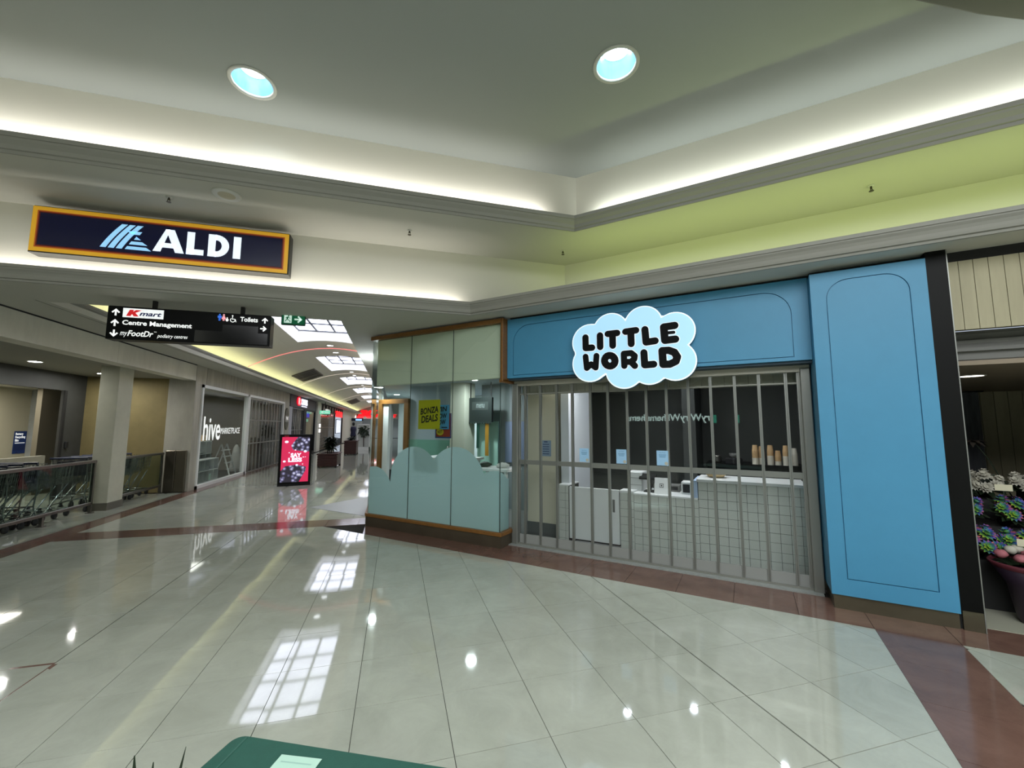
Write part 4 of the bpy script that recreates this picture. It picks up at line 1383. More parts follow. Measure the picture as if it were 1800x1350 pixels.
for k in range(3):
    o_ = .072 * k
    pts = []
    for i in range(9):
        f = i / 8
        pts.append((bx + o_ + .13 * f + .05 * f * f, h0 - .01 + .28 * f))
    pl = [(p[0], p[1]) for p in pts] + [(p[0] + .054, p[1]) for i, p in reversed(list(enumerate(pts)))]
    for i in range(8):
        poly(mb, [pl[i], pl[17 - i], pl[16 - i], pl[i + 1]], lz)
for k in range(4):
    z_ = h0 - .01 + .058 * k
    x_ = bx + .225 + .03 * k + .004 * k * k
    e_ = bx + .47 - .028 * k - .012 * k * k
    poly(mb, [(x_, z_), (e_, z_), (e_ - .05, z_ + .036), (x_ + .02, z_ + .036)], lz)
mb.build('emblem', M_aldib, t)

# hanging directory
t = thing('direction_sign', 'black hanging direction sign with white arrows and lettering', 'sign', (-2.46, 5.98, 3.12))
X0, X1, Z0, Z1, YS = -3.325, -1.60, 2.615, 3.015, 5.90
mb = MB(); mb.bbox(X0, X1, YS, YS + .16, Z0, Z1, .006); mb.build('box', M_signk, t)
for fx in (.25, .80):
    mb = MB(); mb.box(X0 + (X1 - X0) * fx - .02, X0 + (X1 - X0) * fx + .02, YS + .05, YS + .09, Z1 - .005, 3.12); mb.build('hanger_post', M_blackm, t)
PY = plane((X0, YS - .001, Z0), 'Y')
W_, H_ = X1 - X0, Z1 - Z0
for fx, fz, s_, an in ((.048, .81, .085, 0), (.048, .49, .085, 0), (.048, .17, .085, PI), (.962, .83, .075, 0), (.955, .56, .075, -PI / 2)):
    mb = MB(PY); arrow(mb, fx * W_, fz * H_, s_, an); mb.build('arrow', M_txtw, t)
mb = MB(PY); rect(mb, .088 * W_, .325 * W_, .67 * H_, .95 * H_, .002); mb.build('white_plate', mat('plate white', 'eef2f2', .4, emit='eef2f2', es=.7), t)
mb = MB(PY)
kx, ky, ks = .108 * W_, .71 * H_, .078
pk = [(kx + p[0] * ks * .75, ky + p[1] * ks, .005) for p in K]
mb.add(pk, [tuple(range(11))]); mb.build('red_letter', mat('plate red', 'd01820', .4, emit='d01820', es=.5), t)
mb = MB(PY); add_text(mb, 'mart', .183 * W_, .315 * W_, .735 * H_, .86 * H_, .03, .3, .005); mb.build('navy_letters', mat('plate navy', '1c2a6a', .4), t)
mb = MB(PY)
add_text(mb, 'Centre Management', .09 * W_, .50 * W_, .40 * H_, .585 * H_, .028, z=.003)
mb.build('lettering', M_txtw, t)
mb = MB(PY)
add_text(mb, 'my', .083 * W_, .125 * W_, .07 * H_, .225 * H_, .0, .3, .003)
add_text(mb, 'FootDr', .125 * W_, .275 * W_, .105 * H_, .28 * H_, .02, .25, .003)
add_text(mb, 'TM', .277 * W_, .292 * W_, .25 * H_, .28 * H_, .0, .0, .003)
add_text(mb, 'podiatry centres', .298 * W_, .48 * W_, .07 * H_, .215 * H_, .005, .3, .003)
mb.build('lettering', M_txtw, t)
mb = MB(PY)
add_text(mb, 'Toilets', .80 * W_, .915 * W_, .755 * H_, .905 * H_, .025, z=.003)
mb.build('lettering', M_txtw, t)
def man(mb, x, z, s, skirt=False):
    disc(mb, x, z + .9 * s, .13 * s, .003, 12)
    if skirt: poly(mb, [(x - .12 * s, z + .74 * s), (x + .12 * s, z + .74 * s), (x + .3 * s, z + .25 * s), (x - .3 * s, z + .25 * s)], .003)
    else: rect(mb, x - .26 * s, x + .26 * s, z + .42 * s, z + .75 * s, .003)
    rect(mb, x - .12 * s, x - .02 * s, z, z + .45 * s, .003); rect(mb, x + .02 * s, x + .12 * s, z, z + .45 * s, .003)
mb = MB(PY); man(mb, .668 * W_, .74 * H_, .085); mb.build('man_pictogram', mat('picto blue', '2f6fe0', .4, emit='2f6fe0', es=.6), t)
mb = MB(PY); man(mb, .694 * W_, .74 * H_, .085, True); mb.build('woman_pictogram', mat('picto pink', 'f0a8b0', .4, emit='f0a8b0', es=.6), t)
mb = MB(PY)
disc(mb, .716 * W_, .84 * H_, .008); disc(mb, .716 * W_, .775 * H_, .016, .003, 14, 1.2)
wx, wz = .752 * W_, .785 * H_
for k in range(12):
    a, b = PI * .7 + PI * 1.35 * k / 12, PI * .7 + PI * 1.35 * (k + 1) / 12
    mb.add([(wx + r_ * math.cos(q), wz + r_ * math.sin(q), .003) for r_, q in ((.022, a), (.022, b), (.030, b), (.030, a))], [(0, 1, 2, 3)])
disc(mb, wx - .004, wz + .055, .008); rect(mb, wx - .008, wx, wz + .005, wz + .048); rect(mb, wx, wx + .022, wz + .008, wz + .016)
poly(mb, [(wx + .02, wz + .012), (wx + .03, wz + .012), (wx + .042, wz - .025), (wx + .034, wz - .025)], .003)
mb.build('accessible_pictogram', M_txtw, t)
mb = MB(PY); rect(mb, .52 * W_, .985 * W_, .04 * H_, .40 * H_, .0012); rect(mb, .69 * W_, .92 * W_, .32 * H_, .62 * H_, .0015); mb.build('blank_plates', mat('sign blank', '050505', .15), t)

# exit sign
t = thing('exit_sign', 'green running man exit sign hanging from the soffit edge', 'exit sign', (-1.41, 6.28, 3.12))
mb = MB(); mb.bbox(-1.565, -1.265, 6.24, 6.29, 2.99, 3.145, .006); mb.build('case', mat('exit case', '0c3d2a', .5), t)
PY = plane((-1.56, 6.238, 2.995), 'Y')
mb = MB(PY); rect(mb, .005, .29, .005, .145, .0005); mb.build('face', M_exitg, t)
mb = MB(PY); rect(mb, .03, .125, .02, .135, .001); arrow(mb, .21, .075, .10, -PI / 2, .002); mb.build('white_symbols', M_exitw, t)
mb = MB(PY)
disc(mb, .085, .118, .010, .002, 10)
for pts in ([(.062, .105), (.085, .108), (.078, .065), (.06, .07)], [(.075, .07), (.1, .06), (.1, .05), (.07, .06)], [(.1, .058), (.108, .058), (.112, .03), (.1, .03)], [(.06, .075), (.068, .068), (.05, .035), (.04, .04)], [(.085, .105), (.11, .085), (.107, .078), (.083, .095)], [(.062, .105), (.045, .085), (.05, .08), (.066, .097)]):
    poly(mb, pts, .002)
mb.build('running_man', M_exitg, t)

# ================================================================== BLUE SHOPFRONT
# black recess above fascia
mb = MB(FR); mb.box(-2.85, 1.42, 4.99, 5.10, 3.0, 3.12); mb.box(.6, 9, 4.92, 5.1, 3.03, 3.12)
st(mb.build('trim_7', M_blackm), 'black shadow gap strip between blue fascia and soffit', 'trim')
def arch(x0, x1, z0, z1, r, left=True, right=True, n=10):
    """groove line with rounded upper corners"""
    pts = [(x0, z0)]
    for k in range(n + 1):
        a = PI - PI / 2 * k / n
        pts.append((x0 + r + r * math.cos(a), z1 - r + r * math.sin(a)))
    for k in range(n + 1):
        a = PI / 2 - PI / 2 * k / n
        pts.append((x1 - r + r * math.cos(a), z1 - r + r * math.sin(a)))
    pts.append((x1, z0))
    return pts
# fascia
t = thing('shop_fascia', 'sky blue shop fascia board above the shutter with an arched groove', 'fascia', FW(-1.15, 4.95, 2.26))
mb = MB(FR); mb.box(-2.865, .583, 4.95, 5.16, 2.26, 3.085); mb.build('board', M_blue, t)
def plate(mb, x0, x1, z0, z1, hole, th):
    """plate of thickness th with a hole of the given outline (routed groove edge)"""
    cx_, cz_ = (x0 + x1) / 2, (z0 + z1) / 2
    dense = []
    for i in range(len(hole)):
        a, b = hole[i], hole[(i + 1) % len(hole)]
        m_ = max(1, int(math.hypot(b[0] - a[0], b[1] - a[1]) / .12))
        dense += [(a[0] + (b[0] - a[0]) * k / m_, a[1] + (b[1] - a[1]) * k / m_) for k in range(m_)]
    hole = dense
    n = len(hole)
    def out(p):
        dx_, dz_ = p[0] - cx_, p[1] - cz_
        k = min(((x1 - x0) / 2 / abs(dx_)) if abs(dx_) > 1e-6 else 1e9, ((z1 - z0) / 2 / abs(dz_)) if abs(dz_) > 1e-6 else 1e9)
        return (cx_ + dx_ * k, cz_ + dz_ * k)
    o_ = [out(p) for p in hole]
    for i in range(n):
        j = (i + 1) % n
        a, b = o_[i], o_[j]
        ring = [hole[i], hole[j], b]
        if abs(a[0] - b[0]) > 1e-5 and abs(a[1] - b[1]) > 1e-5:
            ring.append((x0 if min(abs(a[0] - x0), abs(b[0] - x0)) < 1e-5 else x1, z0 if min(abs(a[1] - z0), abs(b[1] - z0)) < 1e-5 else z1))
        ring.append(a)
        mb.add([(p[0], p[1], th) for p in ring], [tuple(range(len(ring)))])
        mb.add([(hole[i][0], hole[i][1], 0), (hole[j][0], hole[j][1], 0), (hole[j][0], hole[j][1], th), (hole[i][0], hole[i][1], th)], [(0, 1, 2, 3)])
    rc = [(x0, z0), (x1, z0), (x1, z1), (x0, z1)]
    for i in range(4):
        a, b = rc[i], rc[(i + 1) % 4]
        mb.add([(a[0], a[1], 0), (b[0], b[1], 0), (b[0], b[1], th), (a[0], a[1], th)], [(0, 1, 2, 3)])
GW = .0075
def grooved(t, fv, rectp, a, th=.014):
    x0, x1, z0, z1, r = a
    PF = plane(FW(0, fv, 0), 'F')
    mb = MB(PF); mb.prism(arch(x0 + GW / 2, x1 - GW / 2, z0 + GW / 2, z1 - GW / 2, r), 0, th); mb.build('arched_panel', M_blue, t)
    mb = MB(PF); plate(mb, *rectp, arch(x0 - GW / 2, x1 + GW / 2, z0 - GW / 2, z1 + GW / 2, r + GW), th); mb.build('face_plate', M_blue, t)
grooved(t, 4.95, (-2.865, .583, 2.262, 3.085), (-2.77, .435, 2.30, 2.985, .24))
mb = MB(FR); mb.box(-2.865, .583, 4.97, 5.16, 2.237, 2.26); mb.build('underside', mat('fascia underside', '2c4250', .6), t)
# blue pillar
t = thing('blue_pillar', 'tall sky blue pillar with an arched raised panel right of the shutter', 'pillar', FW(1.0, 4.8, 0))
mb = MB(FR); mb.box(.586, 1.409, 4.80, 5.5, .126, 3.064); mb.build('body', M_blue, t)
grooved(t, 4.80, (.585, 1.41, .125, 3.065), (.705, 1.293, .27, 2.975, .17))
mb = MB(FR); mb.box(.60, 1.405, 4.81, 5.4, 0, .125); mb.build('skirting', M_bronze, t)
# black pillar
t = thing('black_pillar', 'narrow glossy black pillar with bronze skirting at the florist', 'pillar', FW(1.47, 4.8, 0))
mb = MB(FR); mb.box(1.415, 1.545, 4.80, 5.5, .15, 3.12); mb.build('body', M_black, t)
mb = MB(FR); mb.box(1.545, 1.552, 4.80, 4.83, .0, 3.12); mb.build('edge_strip', M_alu, t)
mb = MB(FR); mb.box(1.425, 1.545, 4.805, 5.4, 0, .15); mb.build('skirting', M_bronze, t)
mb = MB(FR); mb.box(1.405, 1.425, 4.83, 5.4, 0, .15); mb.build('skirting_joint', M_blackm, t)

# cloud sign
SCL = .00272
t = thing('cloud_sign', 'lit pale blue cloud shaped shop sign with fat black letters', 'sign', FW(-1.156, 4.9, 2.52))
PC = plane(FW(-1.156, 4.86, 2.525), 'F')
def LP(x, y): return ((x - 567) * SCL, -(y - 218 + .083 * (x - 567)) * SCL)
circ = [(385, 190, 82), (482, 142, 80), (624, 118, 80), (748, 152, 81), (748, 275, 81), (645, 296, 80), (540, 314, 83), (388, 288, 85), (567, 218, 118), (460, 230, 105), (680, 215, 105)]
circ = [LP(a, b) + (r * SCL,) for a, b, r in circ]
def cloud_outline(g, n=150):
    pts = []
    for k in range(n):
        a = 2 * PI * k / n
        d = (math.cos(a), math.sin(a))
        best = 0
        for (x, y, r) in circ:
            r2 = r + g
            b = d[0] * x + d[1] * y
            q = b * b - (x * x + y * y - r2 * r2)
            if q > 0: best = max(best, b + math.sqrt(q))
        pts.append((best * d[0], best * d[1]))
    return pts
mb = MB(PC); mb.prism(cloud_outline(0), -.085, 0); mb.build('body', M_cloudside, t)
mb = MB(PC); mb.prism(cloud_outline(.001), -.012, .003); mb.build('rim', M_cloudw, t)
mb = MB(PC); mb.prism(cloud_outline(-.012), .002, .006); mb.build('face', M_cloud, t)
def stroke(mb, pts, r, z0, z1):
    """fat round-ended stroke in the drawing plane"""
    for i in range(len(pts) - 1):
        a, b = Vector(pts[i]), Vector(pts[i + 1])
        d = (b - a)
        an = math.atan2(d.y, d.x)
        o_ = []
        for k in range(9):
            q = an + PI / 2 + PI * k / 8
            o_.append((a.x + r * math.cos(q), a.y + r * math.sin(q)))
        for k in range(9):
            q = an - PI / 2 + PI * k / 8
            o_.append((b.x + r * math.cos(q), b.y + r * math.sin(q)))
        mb.prism(o_, z0, z1)
def LQ(x, y): return LP(272.3 + .4668 * x, 16.9 + .4668 * y)
O_ = [(442 + 50 * math.cos(2 * PI * k / 18), 557 + 51 * math.sin(2 * PI * k / 18)) for k in range(19)]
letters = [
    [([(207, 330), (208, 434), (272, 430)], 31)],
    [([(352, 313), (352, 424)], 31)],
    [([(428, 300), (517, 293)], 30), ([(473, 300), (473, 412)], 31)],
    [([(595, 283), (691, 272)], 30), ([(644, 285), (645, 398)], 31)],
    [([(771, 267), (778, 385), (857, 373)], 31)],
    [([(1025, 239), (934, 250), (940, 371), (1027, 361)], 32), ([(940, 306), (1016, 300)], 13)],
    [([(205, 518), (216, 630), (260, 592), (304, 624), (314, 510)], 28)],
    [(O_, 33)],
    [([(577, 604), (575, 490), (642, 484), (673, 510), (668, 540), (636, 566), (585, 566)], 28), ([(640, 566), (672, 602)], 29)],
    [([(756, 480), (760, 593), (838, 585)], 31)],
    [([(914, 463), (968, 460), (1015, 478), (1037, 518), (1024, 558), (975, 583), (918, 586), (914, 463)], 32)],
]
for strokes in letters:
    mb = MB(PC); mr = MB(PC)
    q_ = 0
    for pts_, r_ in strokes:
        rr_ = r_ * .4668
        for a in range(len(pts_) - 1):
            seg = [LQ(*pts_[a]), LQ(*pts_[a + 1])]
            stroke(mb, seg, rr_ * SCL, .010, .024 + .00025 * q_)
            stroke(mr, seg, (rr_ + 3.2) * SCL, .005, .0072 + .00008 * q_)
            q_ += 1
    o = mb.build('letter', M_letter, t)
    mr.build('letter_halo', M_cloudw, o)

# the folding shutter
t = thing('folding_shutter', 'clear panelled aluminium folding shutter across the blue shopfront', 'shutter', FW(-1.1, 5.17, 0))
US = [-2.70, -2.47, -2.227, -2.005, -1.755, -1.526, -1.284, -1.055, -.821, -.580, -.346, -.105, .124, .366, .475]
SV = 5.17
mb = MB(FR); mb.box(-2.86, .575, SV - .045, SV + .05, 2.17, 2.235); mb.build('top_track', mat('pale track', 'b9b6a8', .4, .2), t)
mb = MB(FR); mb.box(-2.86, .575, SV - .03, SV + .03, .012, .03); mb.build('bottom_track', M_alud, t)
mb = MB(FR); mb.bbox(.49, .575, SV - .06, SV + .06, .012, 2.2, .006); mb.box(.505, .515, SV - .066, SV - .06, .03, 2.18); mb.build('jamb', M_alu, t)
mb = MB(FR); mb.bbox(-2.88, -2.80, SV - .06, SV + .06, .012, 2.2, .006); mb.build('jamb', M_alu, t)
zig = lambda i: SV + (.0015 if i % 2 else -.0015)
pm_ = MB(); pm_.box(-.0145, -.003, -.02, .02, .03, 2.17); pm_.box(.003, .0145, -.02, .02, .03, 2.17); pm_.box(-.003, .003, -.010, .010, .03, 2.17)
post0 = None
for i, u in enumerate(US):
    x, y, z = FW(u, zig(i))
    if post0 is None:
        post0 = pm_.build('post', M_alu); o = post0
    else:
        o = post0.copy(); COL.objects.link(o)
    o.parent = t
    b = PM[t.name].inverted() @ Vector((x, y, 0))
    o.location = b; o.rotation_euler = (0, 0, -PI / 4)
edges = [-2.80] + US + [.49]
for i in range(len(edges) - 1):
    a, b = edges[i] + .0145, edges[i + 1] - .0145
    if b - a < .02: continue
    va = zig(i - 1) if i > 0 else SV
    vb = zig(i) if i < len(US) else SV
    def slab(z0, z1, th, name, m):
        q = MB(FR)
        vs = [(a, va - th, z0), (b, vb - th, z0), (b, vb + th, z0), (a, va + th, z0), (a, va - th, z1), (b, vb - th, z1), (b, vb + th, z1), (a, va + th, z1)]
        q.add(vs, [(3, 2, 1, 0), (4, 5, 6, 7), (0, 1, 5, 4), (1, 2, 6, 5), (2, 3, 7, 6), (3, 0, 4, 7)])
        return q.build(name, m, t)
    slab(.03, 2.17, .0025, 'panel', M_clear)
    slab(1.082, 1.142, .012, 'mid_rail', M_alu)
    slab(.03, .145, .008, 'kick_strip', M_frostb)
    slab(2.05, 2.062, .010, 'head_rail', M_alud)
mb = MB(FR)
for i in range(len(edges) - 1):
    mb.box(edges[i] - .004, edges[i] + .004, SV + .03, SV + .035, .03, .05)
mb.build('floor_pins', M_blackm, t)
# notices on the shutter
def notice(u, v, z, w_, h_, label, grp):
    t = thing('notice', label, 'notice', FW(u + w_ / 2, v, z), 0, grp)
    PF = plane(FW(u, v, z), 'F')
    mb = MB(PF); mb.box(0, w_, 0, h_, -.001, .001); mb.build('sheet', M_sheet, t)
    mb = MB(PF); add_text(mb, 'Little World', .25 * w_, .75 * w_, .82 * h_, .90 * h_, 0, z=.0015)
    for k in range(3): rect(mb, (.18 + .03 * k) * w_, (.82 - .03 * k) * w_, (.70 - .08 * k) * h_, (.73 - .08 * k) * h_, .0015)
    mb.build('print', M_sheetl, t)
    mb = MB(PF); disc(mb, .82 * w_, .14 * h_, .02, .0015); mb.build('round_seal', M_petw, t)
notice(-1.905, SV - .022, 1.152, .125, .172, 'pale blue notice in the clear shutter, first from the left', 'pale blue shutter notices')
notice(-1.428, SV - .022, 1.152, .125, .172, 'pale blue notice in the clear shutter, middle of three', 'pale blue shutter notices')
notice(-.95, SV - .022, 1.152, .13, .172, 'pale blue notice in the clear shutter below the cloud sign right end', 'pale blue shutter notices')

# ------------------------------------------------------------------ inside the blue shop
mb = MB(FR); mb.box(-2.95, -2.48, 5.72, 6.1, .19, 2.75)
st(mb.build('wall_column', M_cream), 'cream square column inside the shop at the shutter left end', 'column')
mb = MB(FR); mb.box(-2.965, -2.465, 5.705, 6.11, .0, .19)
st(mb.build('baseboard_column', mat('grey skirting', '5a5d5c', .4)), 'dark grey skirting around the cream column', 'skirting')
mb = MB(FR); mb.box(-2.36, -2.24, 5.62, 6.6, .0, 2.75)
st(mb.build('wall_partition', mat('white reveal', 'd9dde0', .5)), 'white partition edge beside the dark shop interior', 'wall')
nb = thing('wall_bulkhead', 'cream board bulkhead at the head of the shutter', 'bulkhead', FW(-1, 5.5, 2.13), kind='structure')
u = -2.85
while u < .58:
    mb = MB(FR); mb.box(u + .002, min(u + .118, .58), 5.36, 5.40, 2.06, 2.75); mb.build('board', mat('bulkhead board', 'b3b09c', .6), nb)
    u += .12
mb = MB(FR); mb.box(-2.95, .85, 8.6, 8.7, 0, 2.75); mb.box(.80, .9, 5.5, 8.6, 0, 2.75)
st(mb.build('wall_shop_back', mat('shop slate wall', '50534f', .5)), 'charcoal back wall of the dark shop interior', 'wall')
mb = MB(FR); mb.box(-2.95, .9, 5.4, 8.7, 2.62, 2.75)
st(mb.build('ceiling', mat('dark shop ceiling', '55585a', .7)), 'dim ceiling inside the blue shop', 'ceiling')
mb = MB(FR); mb.box(-.95, -.75, 7.5, 8.6, 0, 2.62)
st(mb.build('wall_shop_pier', mat('shop grey pier', '4a4d4a', .6)), 'grey pier inside the dark shop behind the counter', 'pier')
# service counter with tiles
CV = 5.45
t = thing('service_counter', 'white tiled shop counter behind the shutter with a raised right half', 'counter', FW(-.5, CV, 0))
def cbox(u0_, u1_, v0_, v1_, z0_, z1_, name, m):
    mb = MB(FR); mb.box(u0_, u1_, v0_, v1_, z0_, z1_); return mb.build(name, m, t)
cbox(-1.478, -.546, CV + .012, CV + .55, .0, .745, 'low_carcass', M_wgrout)
cbox(-.546, .50, CV + .012, CV + .55, .0, .955, 'high_carcass', M_wgrout)
cbox(-2.33, -2.185, CV + .012, CV + .4, .0, .79, 'end_carcass', M_wgrout)
cbox(-.56, .515, CV - .012, CV + .57, .955, .985, 'high_top', M_pw)
cbox(-1.30, -.552, CV - .012, CV + .57, .745, .765, 'till_shelf', M_pw)
cbox(-1.48, -1.30, CV - .005, CV + .2, .76, .785, 'side_top', M_pw)
cbox(-2.335, -2.18, CV - .005, CV + .41, .79, .805, 'end_top', M_pw)
cbox(-.600, -.552, CV + .0, CV + .57, .765, .965, 'till_side_panel', mat('pale blue panel', 'b4c8e4', .4))
cbox(-1.46, -.05, CV - .002, CV + .012, .0, .05, 'plinth', M_grey)
tile0 = None
TS = .1
def tiles(u0_, u1_, z0_, z1_):
    global tile0
    nz = int(round((z1_ - z0_) / TS + .3))
    z = z1_
    while z > z0_ + .012:
        zb_ = max(z0_, z - TS)
        u = u0_
        while u < u1_ - .012:
            ue = min(u1_, u + TS)
            fullt = abs(ue - u - TS) < 1e-4 and abs(z - zb_ - TS) < 1e-4
            if fullt and tile0 is not None:
                o = tile0.copy(); COL.objects.link(o); o.parent = t
                o.location = PM[t.name].inverted() @ Vector(FW(u, CV, zb_)); o.rotation_euler = (0, 0, -PI / 4)
            else:
                mb = MB(); mb.box(.0018, ue - u - .0018, 0, .012, .0018, z - zb_ - .0018)
                o = mb.build('tile', M_wtile)
                o.parent = t
                o.location = PM[t.name].inverted() @ Vector(FW(u, CV, zb_)); o.rotation_euler = (0, 0, -PI / 4)
                if fullt: tile0 = o
            u = ue
        z = zb_
tiles(-.546, .50, .05, .955)
tiles(-1.30, -.546, .05, .745)
tiles(-1.478, -1.30, .05, .76)
tiles(-2.33, -2.185, .05, .79)
# swing gate
t = thing('counter_gate', 'plain white swing gate in the tiled counter with a grey pull slot', 'gate', FW(-1.83, CV, 0))
mb = MB(FR); mb.bbox(-2.175, -1.49, CV + .0, CV + .035, .10, .785, .004); mb.build('door', M_pw, t)
mb = MB(FR); mb.box(-1.575, -1.545, CV - .004, CV + .001, .50, .66); mb.build('pull_slot', M_grey, t)
mb = MB(FR); mb.box(-2.178, -1.487, CV - .003, CV + .04, .085, .098); mb.build('gap_shade', M_blackm, t)  # black colour stands in for the shadow in the gap under the gate
# post block left of the till
t = thing('till_screen_block', 'white box pier standing left of the till on the counter', 'box', FW(-1.22, CV + .2, .785))
mb = MB(FR); mb.bbox(-1.42, -1.24, CV + .20, CV + .62, .0, 1.01, .01); mb.build('body', M_pw, t)
mb = MB(FR)
for z in (.84, .93): mb.box(-1.421, -1.239, CV + .197, CV + .2, z, z + .004)
mb.build('joints', M_grey, t)
# card terminal
t = thing('payment_stand', 'white square payment terminal on a stand at the counter', 'card terminal', FW(-.97, CV + .12, .765))
TP = Matrix.Translation(FW(-.98, CV + .10, .765)) @ FR
mb = MB(TP); mb.add([(-.085, -.01, 0), (.085, -.01, 0), (.085, .09, 0), (-.085, .09, 0), (-.085, .05, .19), (.085, .05, .19), (.085, .075, .19), (-.085, .075, .19)], [(3, 2, 1, 0), (4, 5, 6, 7), (0, 1, 5, 4), (1, 2, 6, 5), (2, 3, 7, 6), (3, 0, 4, 7)]); mb.build('case', M_pw, t)
def sl(x, z): return (x, -.0115 + .0315 * z / .1, z)
def frame_sq(mb, c, s, w_):
    for (a, b, cc, d) in ((-s, s, s - w_, s), (-s, s, -s, -s + w_), (-s, -s + w_, -s, s), (s - w_, s, -s, s)):
        mb.add([sl(a, c + cc), sl(b, c + cc), sl(b, c + d), sl(a, c + d)], [(0, 1, 2, 3)])
mb = MB(TP); frame_sq(mb, .10, .024, .006); mb.add([sl(-.008, .092), sl(.008, .092), sl(.008, .108), sl(-.008, .108)], [(0, 1, 2, 3)]); mb.build('square_mark', M_ink, t)
t = thing('till_stand', 'black angled till screen stand beside the payment terminal', 'till', FW(-1.17, CV + .2, .765))
TP = Matrix.Translation(FW(-1.15, CV + .22, .765)) @ FR
mb = MB(TP); mb.bbox(-.06, .07, -.07, .07, 0, .018, .006); mb.build('base', M_blackm, t)
mb = MB(TP); mb.tube([(.0, .02, .01), (.03, .03, .10), (.0, .0, .17)], .016, 8); mb.build('arm', M_blackm, t)
mb = MB(TP @ Matrix.Translation((-.01, 0, .19)) @ Matrix.Rotation(math.radians(25), 4, 'X')); mb.bbox(-.11, .10, -.06, .06, -.01, .012, .006); mb.build('screen', M_black, t)
t = thing('receipt_printer', 'small white receipt printer with a dark slot at the till end', 'printer', FW(-.7, CV + .25, .765))
mb = MB(FR); mb.bbox(-.76, -.64, CV + .2, CV + .38, .765, .92, .01); mb.build('case', M_pw, t)
mb = MB(FR); mb.box(-.74, -.66, CV + .194, CV + .201, .79, .89); mb.build('slot', M_ink, t)
t = thing('cash_drawer', 'long grey cash drawer at the back of the till shelf', 'cash drawer', FW(-.9, CV + .42, .765))
mb = MB(FR); mb.bbox(-1.12, -.80, CV + .35, CV + .54, .765, .85, .006); mb.build('case', M_grey, t)
mb = MB(FR); mb.box(-1.10, -.82, CV + .346, CV + .351, .79, .83); mb.build('drawer_front', M_blackm, t)
# wooden bowl
t = thing('bowl', 'shallow pale wooden bowl on the raised counter top', 'bowl', FW(-.37, CV + .3, .985))
bc = FW(-.37, CV + .32, .985)
mb = MB(); mb.lathe([(.05, 0), (.09, .012), (.125, .05), (.12, .05), (.085, .018), (.001, .012)], 24, bc); mb.build('shell', mat('pale wood', 'c9b084', .5, var=.1), t)
mb = MB(); mb.lathe([(.128, .047), (.130, .053), (.120, .053)], 24, bc, cap=False); mb.build('rim', mat('pale wood rim', 'b89a68', .5), t)
# back bench with cups
t = thing('back_bench', 'long black work bench behind the counter', 'bench', FW(0, 6.9, 0))
mb = MB(FR); mb.box(-.55, .78, 6.9, 7.45, .03, 1.02); mb.build('carcass', M_blackm, t)
mb = MB(FR); mb.box(-.57, .79, 6.87, 7.46, 1.02, 1.07); mb.build('worktop', M_black, t)
for k in range(3):
    mb = MB(FR); mb.box(-.53 + .44 * k, -.53 + .44 * k + .42, 6.885, 6.9, .06, .98); mb.build('door', mat('bench door', '1d1e1e', .5), t)
cup0 = None
stacks = [(.075, .0, 11, 'k', 'leftmost tall stack'), (.155, .04, 10, 'k', 'second stack from the left'), (.262, .0, 11, 'm', 'third stack from the left'), (.352, .02, 7, 'm', 'short stack in the middle'), (.447, .0, 11, 'm', 'fifth stack from the left'), (.548, .05, 9, 'w', 'white stack nearest the pillar')]
cupm = {}
for (u, dv, n_, typ, lab) in stacks:
    bx_ = FW(u, 7.0 + dv)
    for k in range(n_):
        ml = M_cardbd if (typ == 'k' and k >= n_ // 2) or (typ == 'm' and k >= n_ - 4) else M_paperw
        if ml.name not in cupm:
            mb = MB(); mb.lathe([(.043, 0), (.042, .004), (.040, .006), (.030, .088), (.0295, .09), (.001, .09)], 16)
            o = mb.build('paper_cup', ml); cupm[ml.name] = o
        else:
            o = cupm[ml.name].copy(); COL.objects.link(o)
        o.location = (bx_[0], bx_[1], 1.0705 + .0185 * k)
        tag(o, '%s paper cup, %s from the top of the %s' % ('brown' if ml is M_cardbd else 'white', ordw[n_ - 1 - k], lab), 'cup', 'paper cups in the %s' % lab)
for (u, kind_, lab) in ((-.42, 'jug', 'small steel milk jug on the left end of the black bench'), (-.2, 'tub', 'black grinder tub on the black bench'), (.66, 'btl', 'small white bottle at the bench end by the pillar')):
    p = FW(u, 7.05, 1.07)
    t = thing({'jug': 'milk_jug', 'tub': 'grinder_tub', 'btl': 'bottle'}[kind_], lab, 'container', p)
    if kind_ == 'jug':
        mb = MB(); mb.lathe([(.05, 0), (.055, .03), (.045, .09), (.05, .11)], 16, p); mb.build('body', M_steel, t)
        mb = MB(); mb.tube([(p[0] + .05, p[1], p[2] + .09), (p[0] + .085, p[1], p[2] + .07), (p[0] + .055, p[1], p[2] + .03)], .006, 6); mb.build('handle', M_steel, t)
    elif kind_ == 'tub':
        mb = MB(); mb.bbox(p[0] - .09, p[0] + .09, p[1] - .09, p[1] + .09, p[2], p[2] + .08, .02); mb.build('body', M_blackm, t)
        mb = MB(); mb.lathe([(.05, .08), (.065, .14), (.06, .145)], 14, p); mb.build('hopper', M_grey, t)
    else:
        mb = MB(); mb.lathe([(.03, 0), (.03, .09), (.012, .11)], 14, p); mb.build('body', M_pw, t)
        mb = MB(); mb.lathe([(.013, .11), (.013, .14)], 10, p); mb.build('cap', M_grey, t)
# poster on cream column
t = thing('poster', 'small pale blue poster of text on the cream column', 'poster', FW(-2.6, 5.72, 1.2))
PF = plane(FW(-2.725, 5.718, 1.16), 'F')
mb = MB(PF); mb.box(0, .165, 0, .235, 0, .003); mb.build('sheet', mat('poster grey blue', '8fa3b8', .5), t)
mb = MB(PF)
for k in range(5): rect(mb, .03, .135, .03 + .035 * k, .042 + .035 * k, .0045)
rect(mb, .05, .11, .205, .222, .0045)
mb.build('print', mat('poster dark print', '47587a', .6), t)
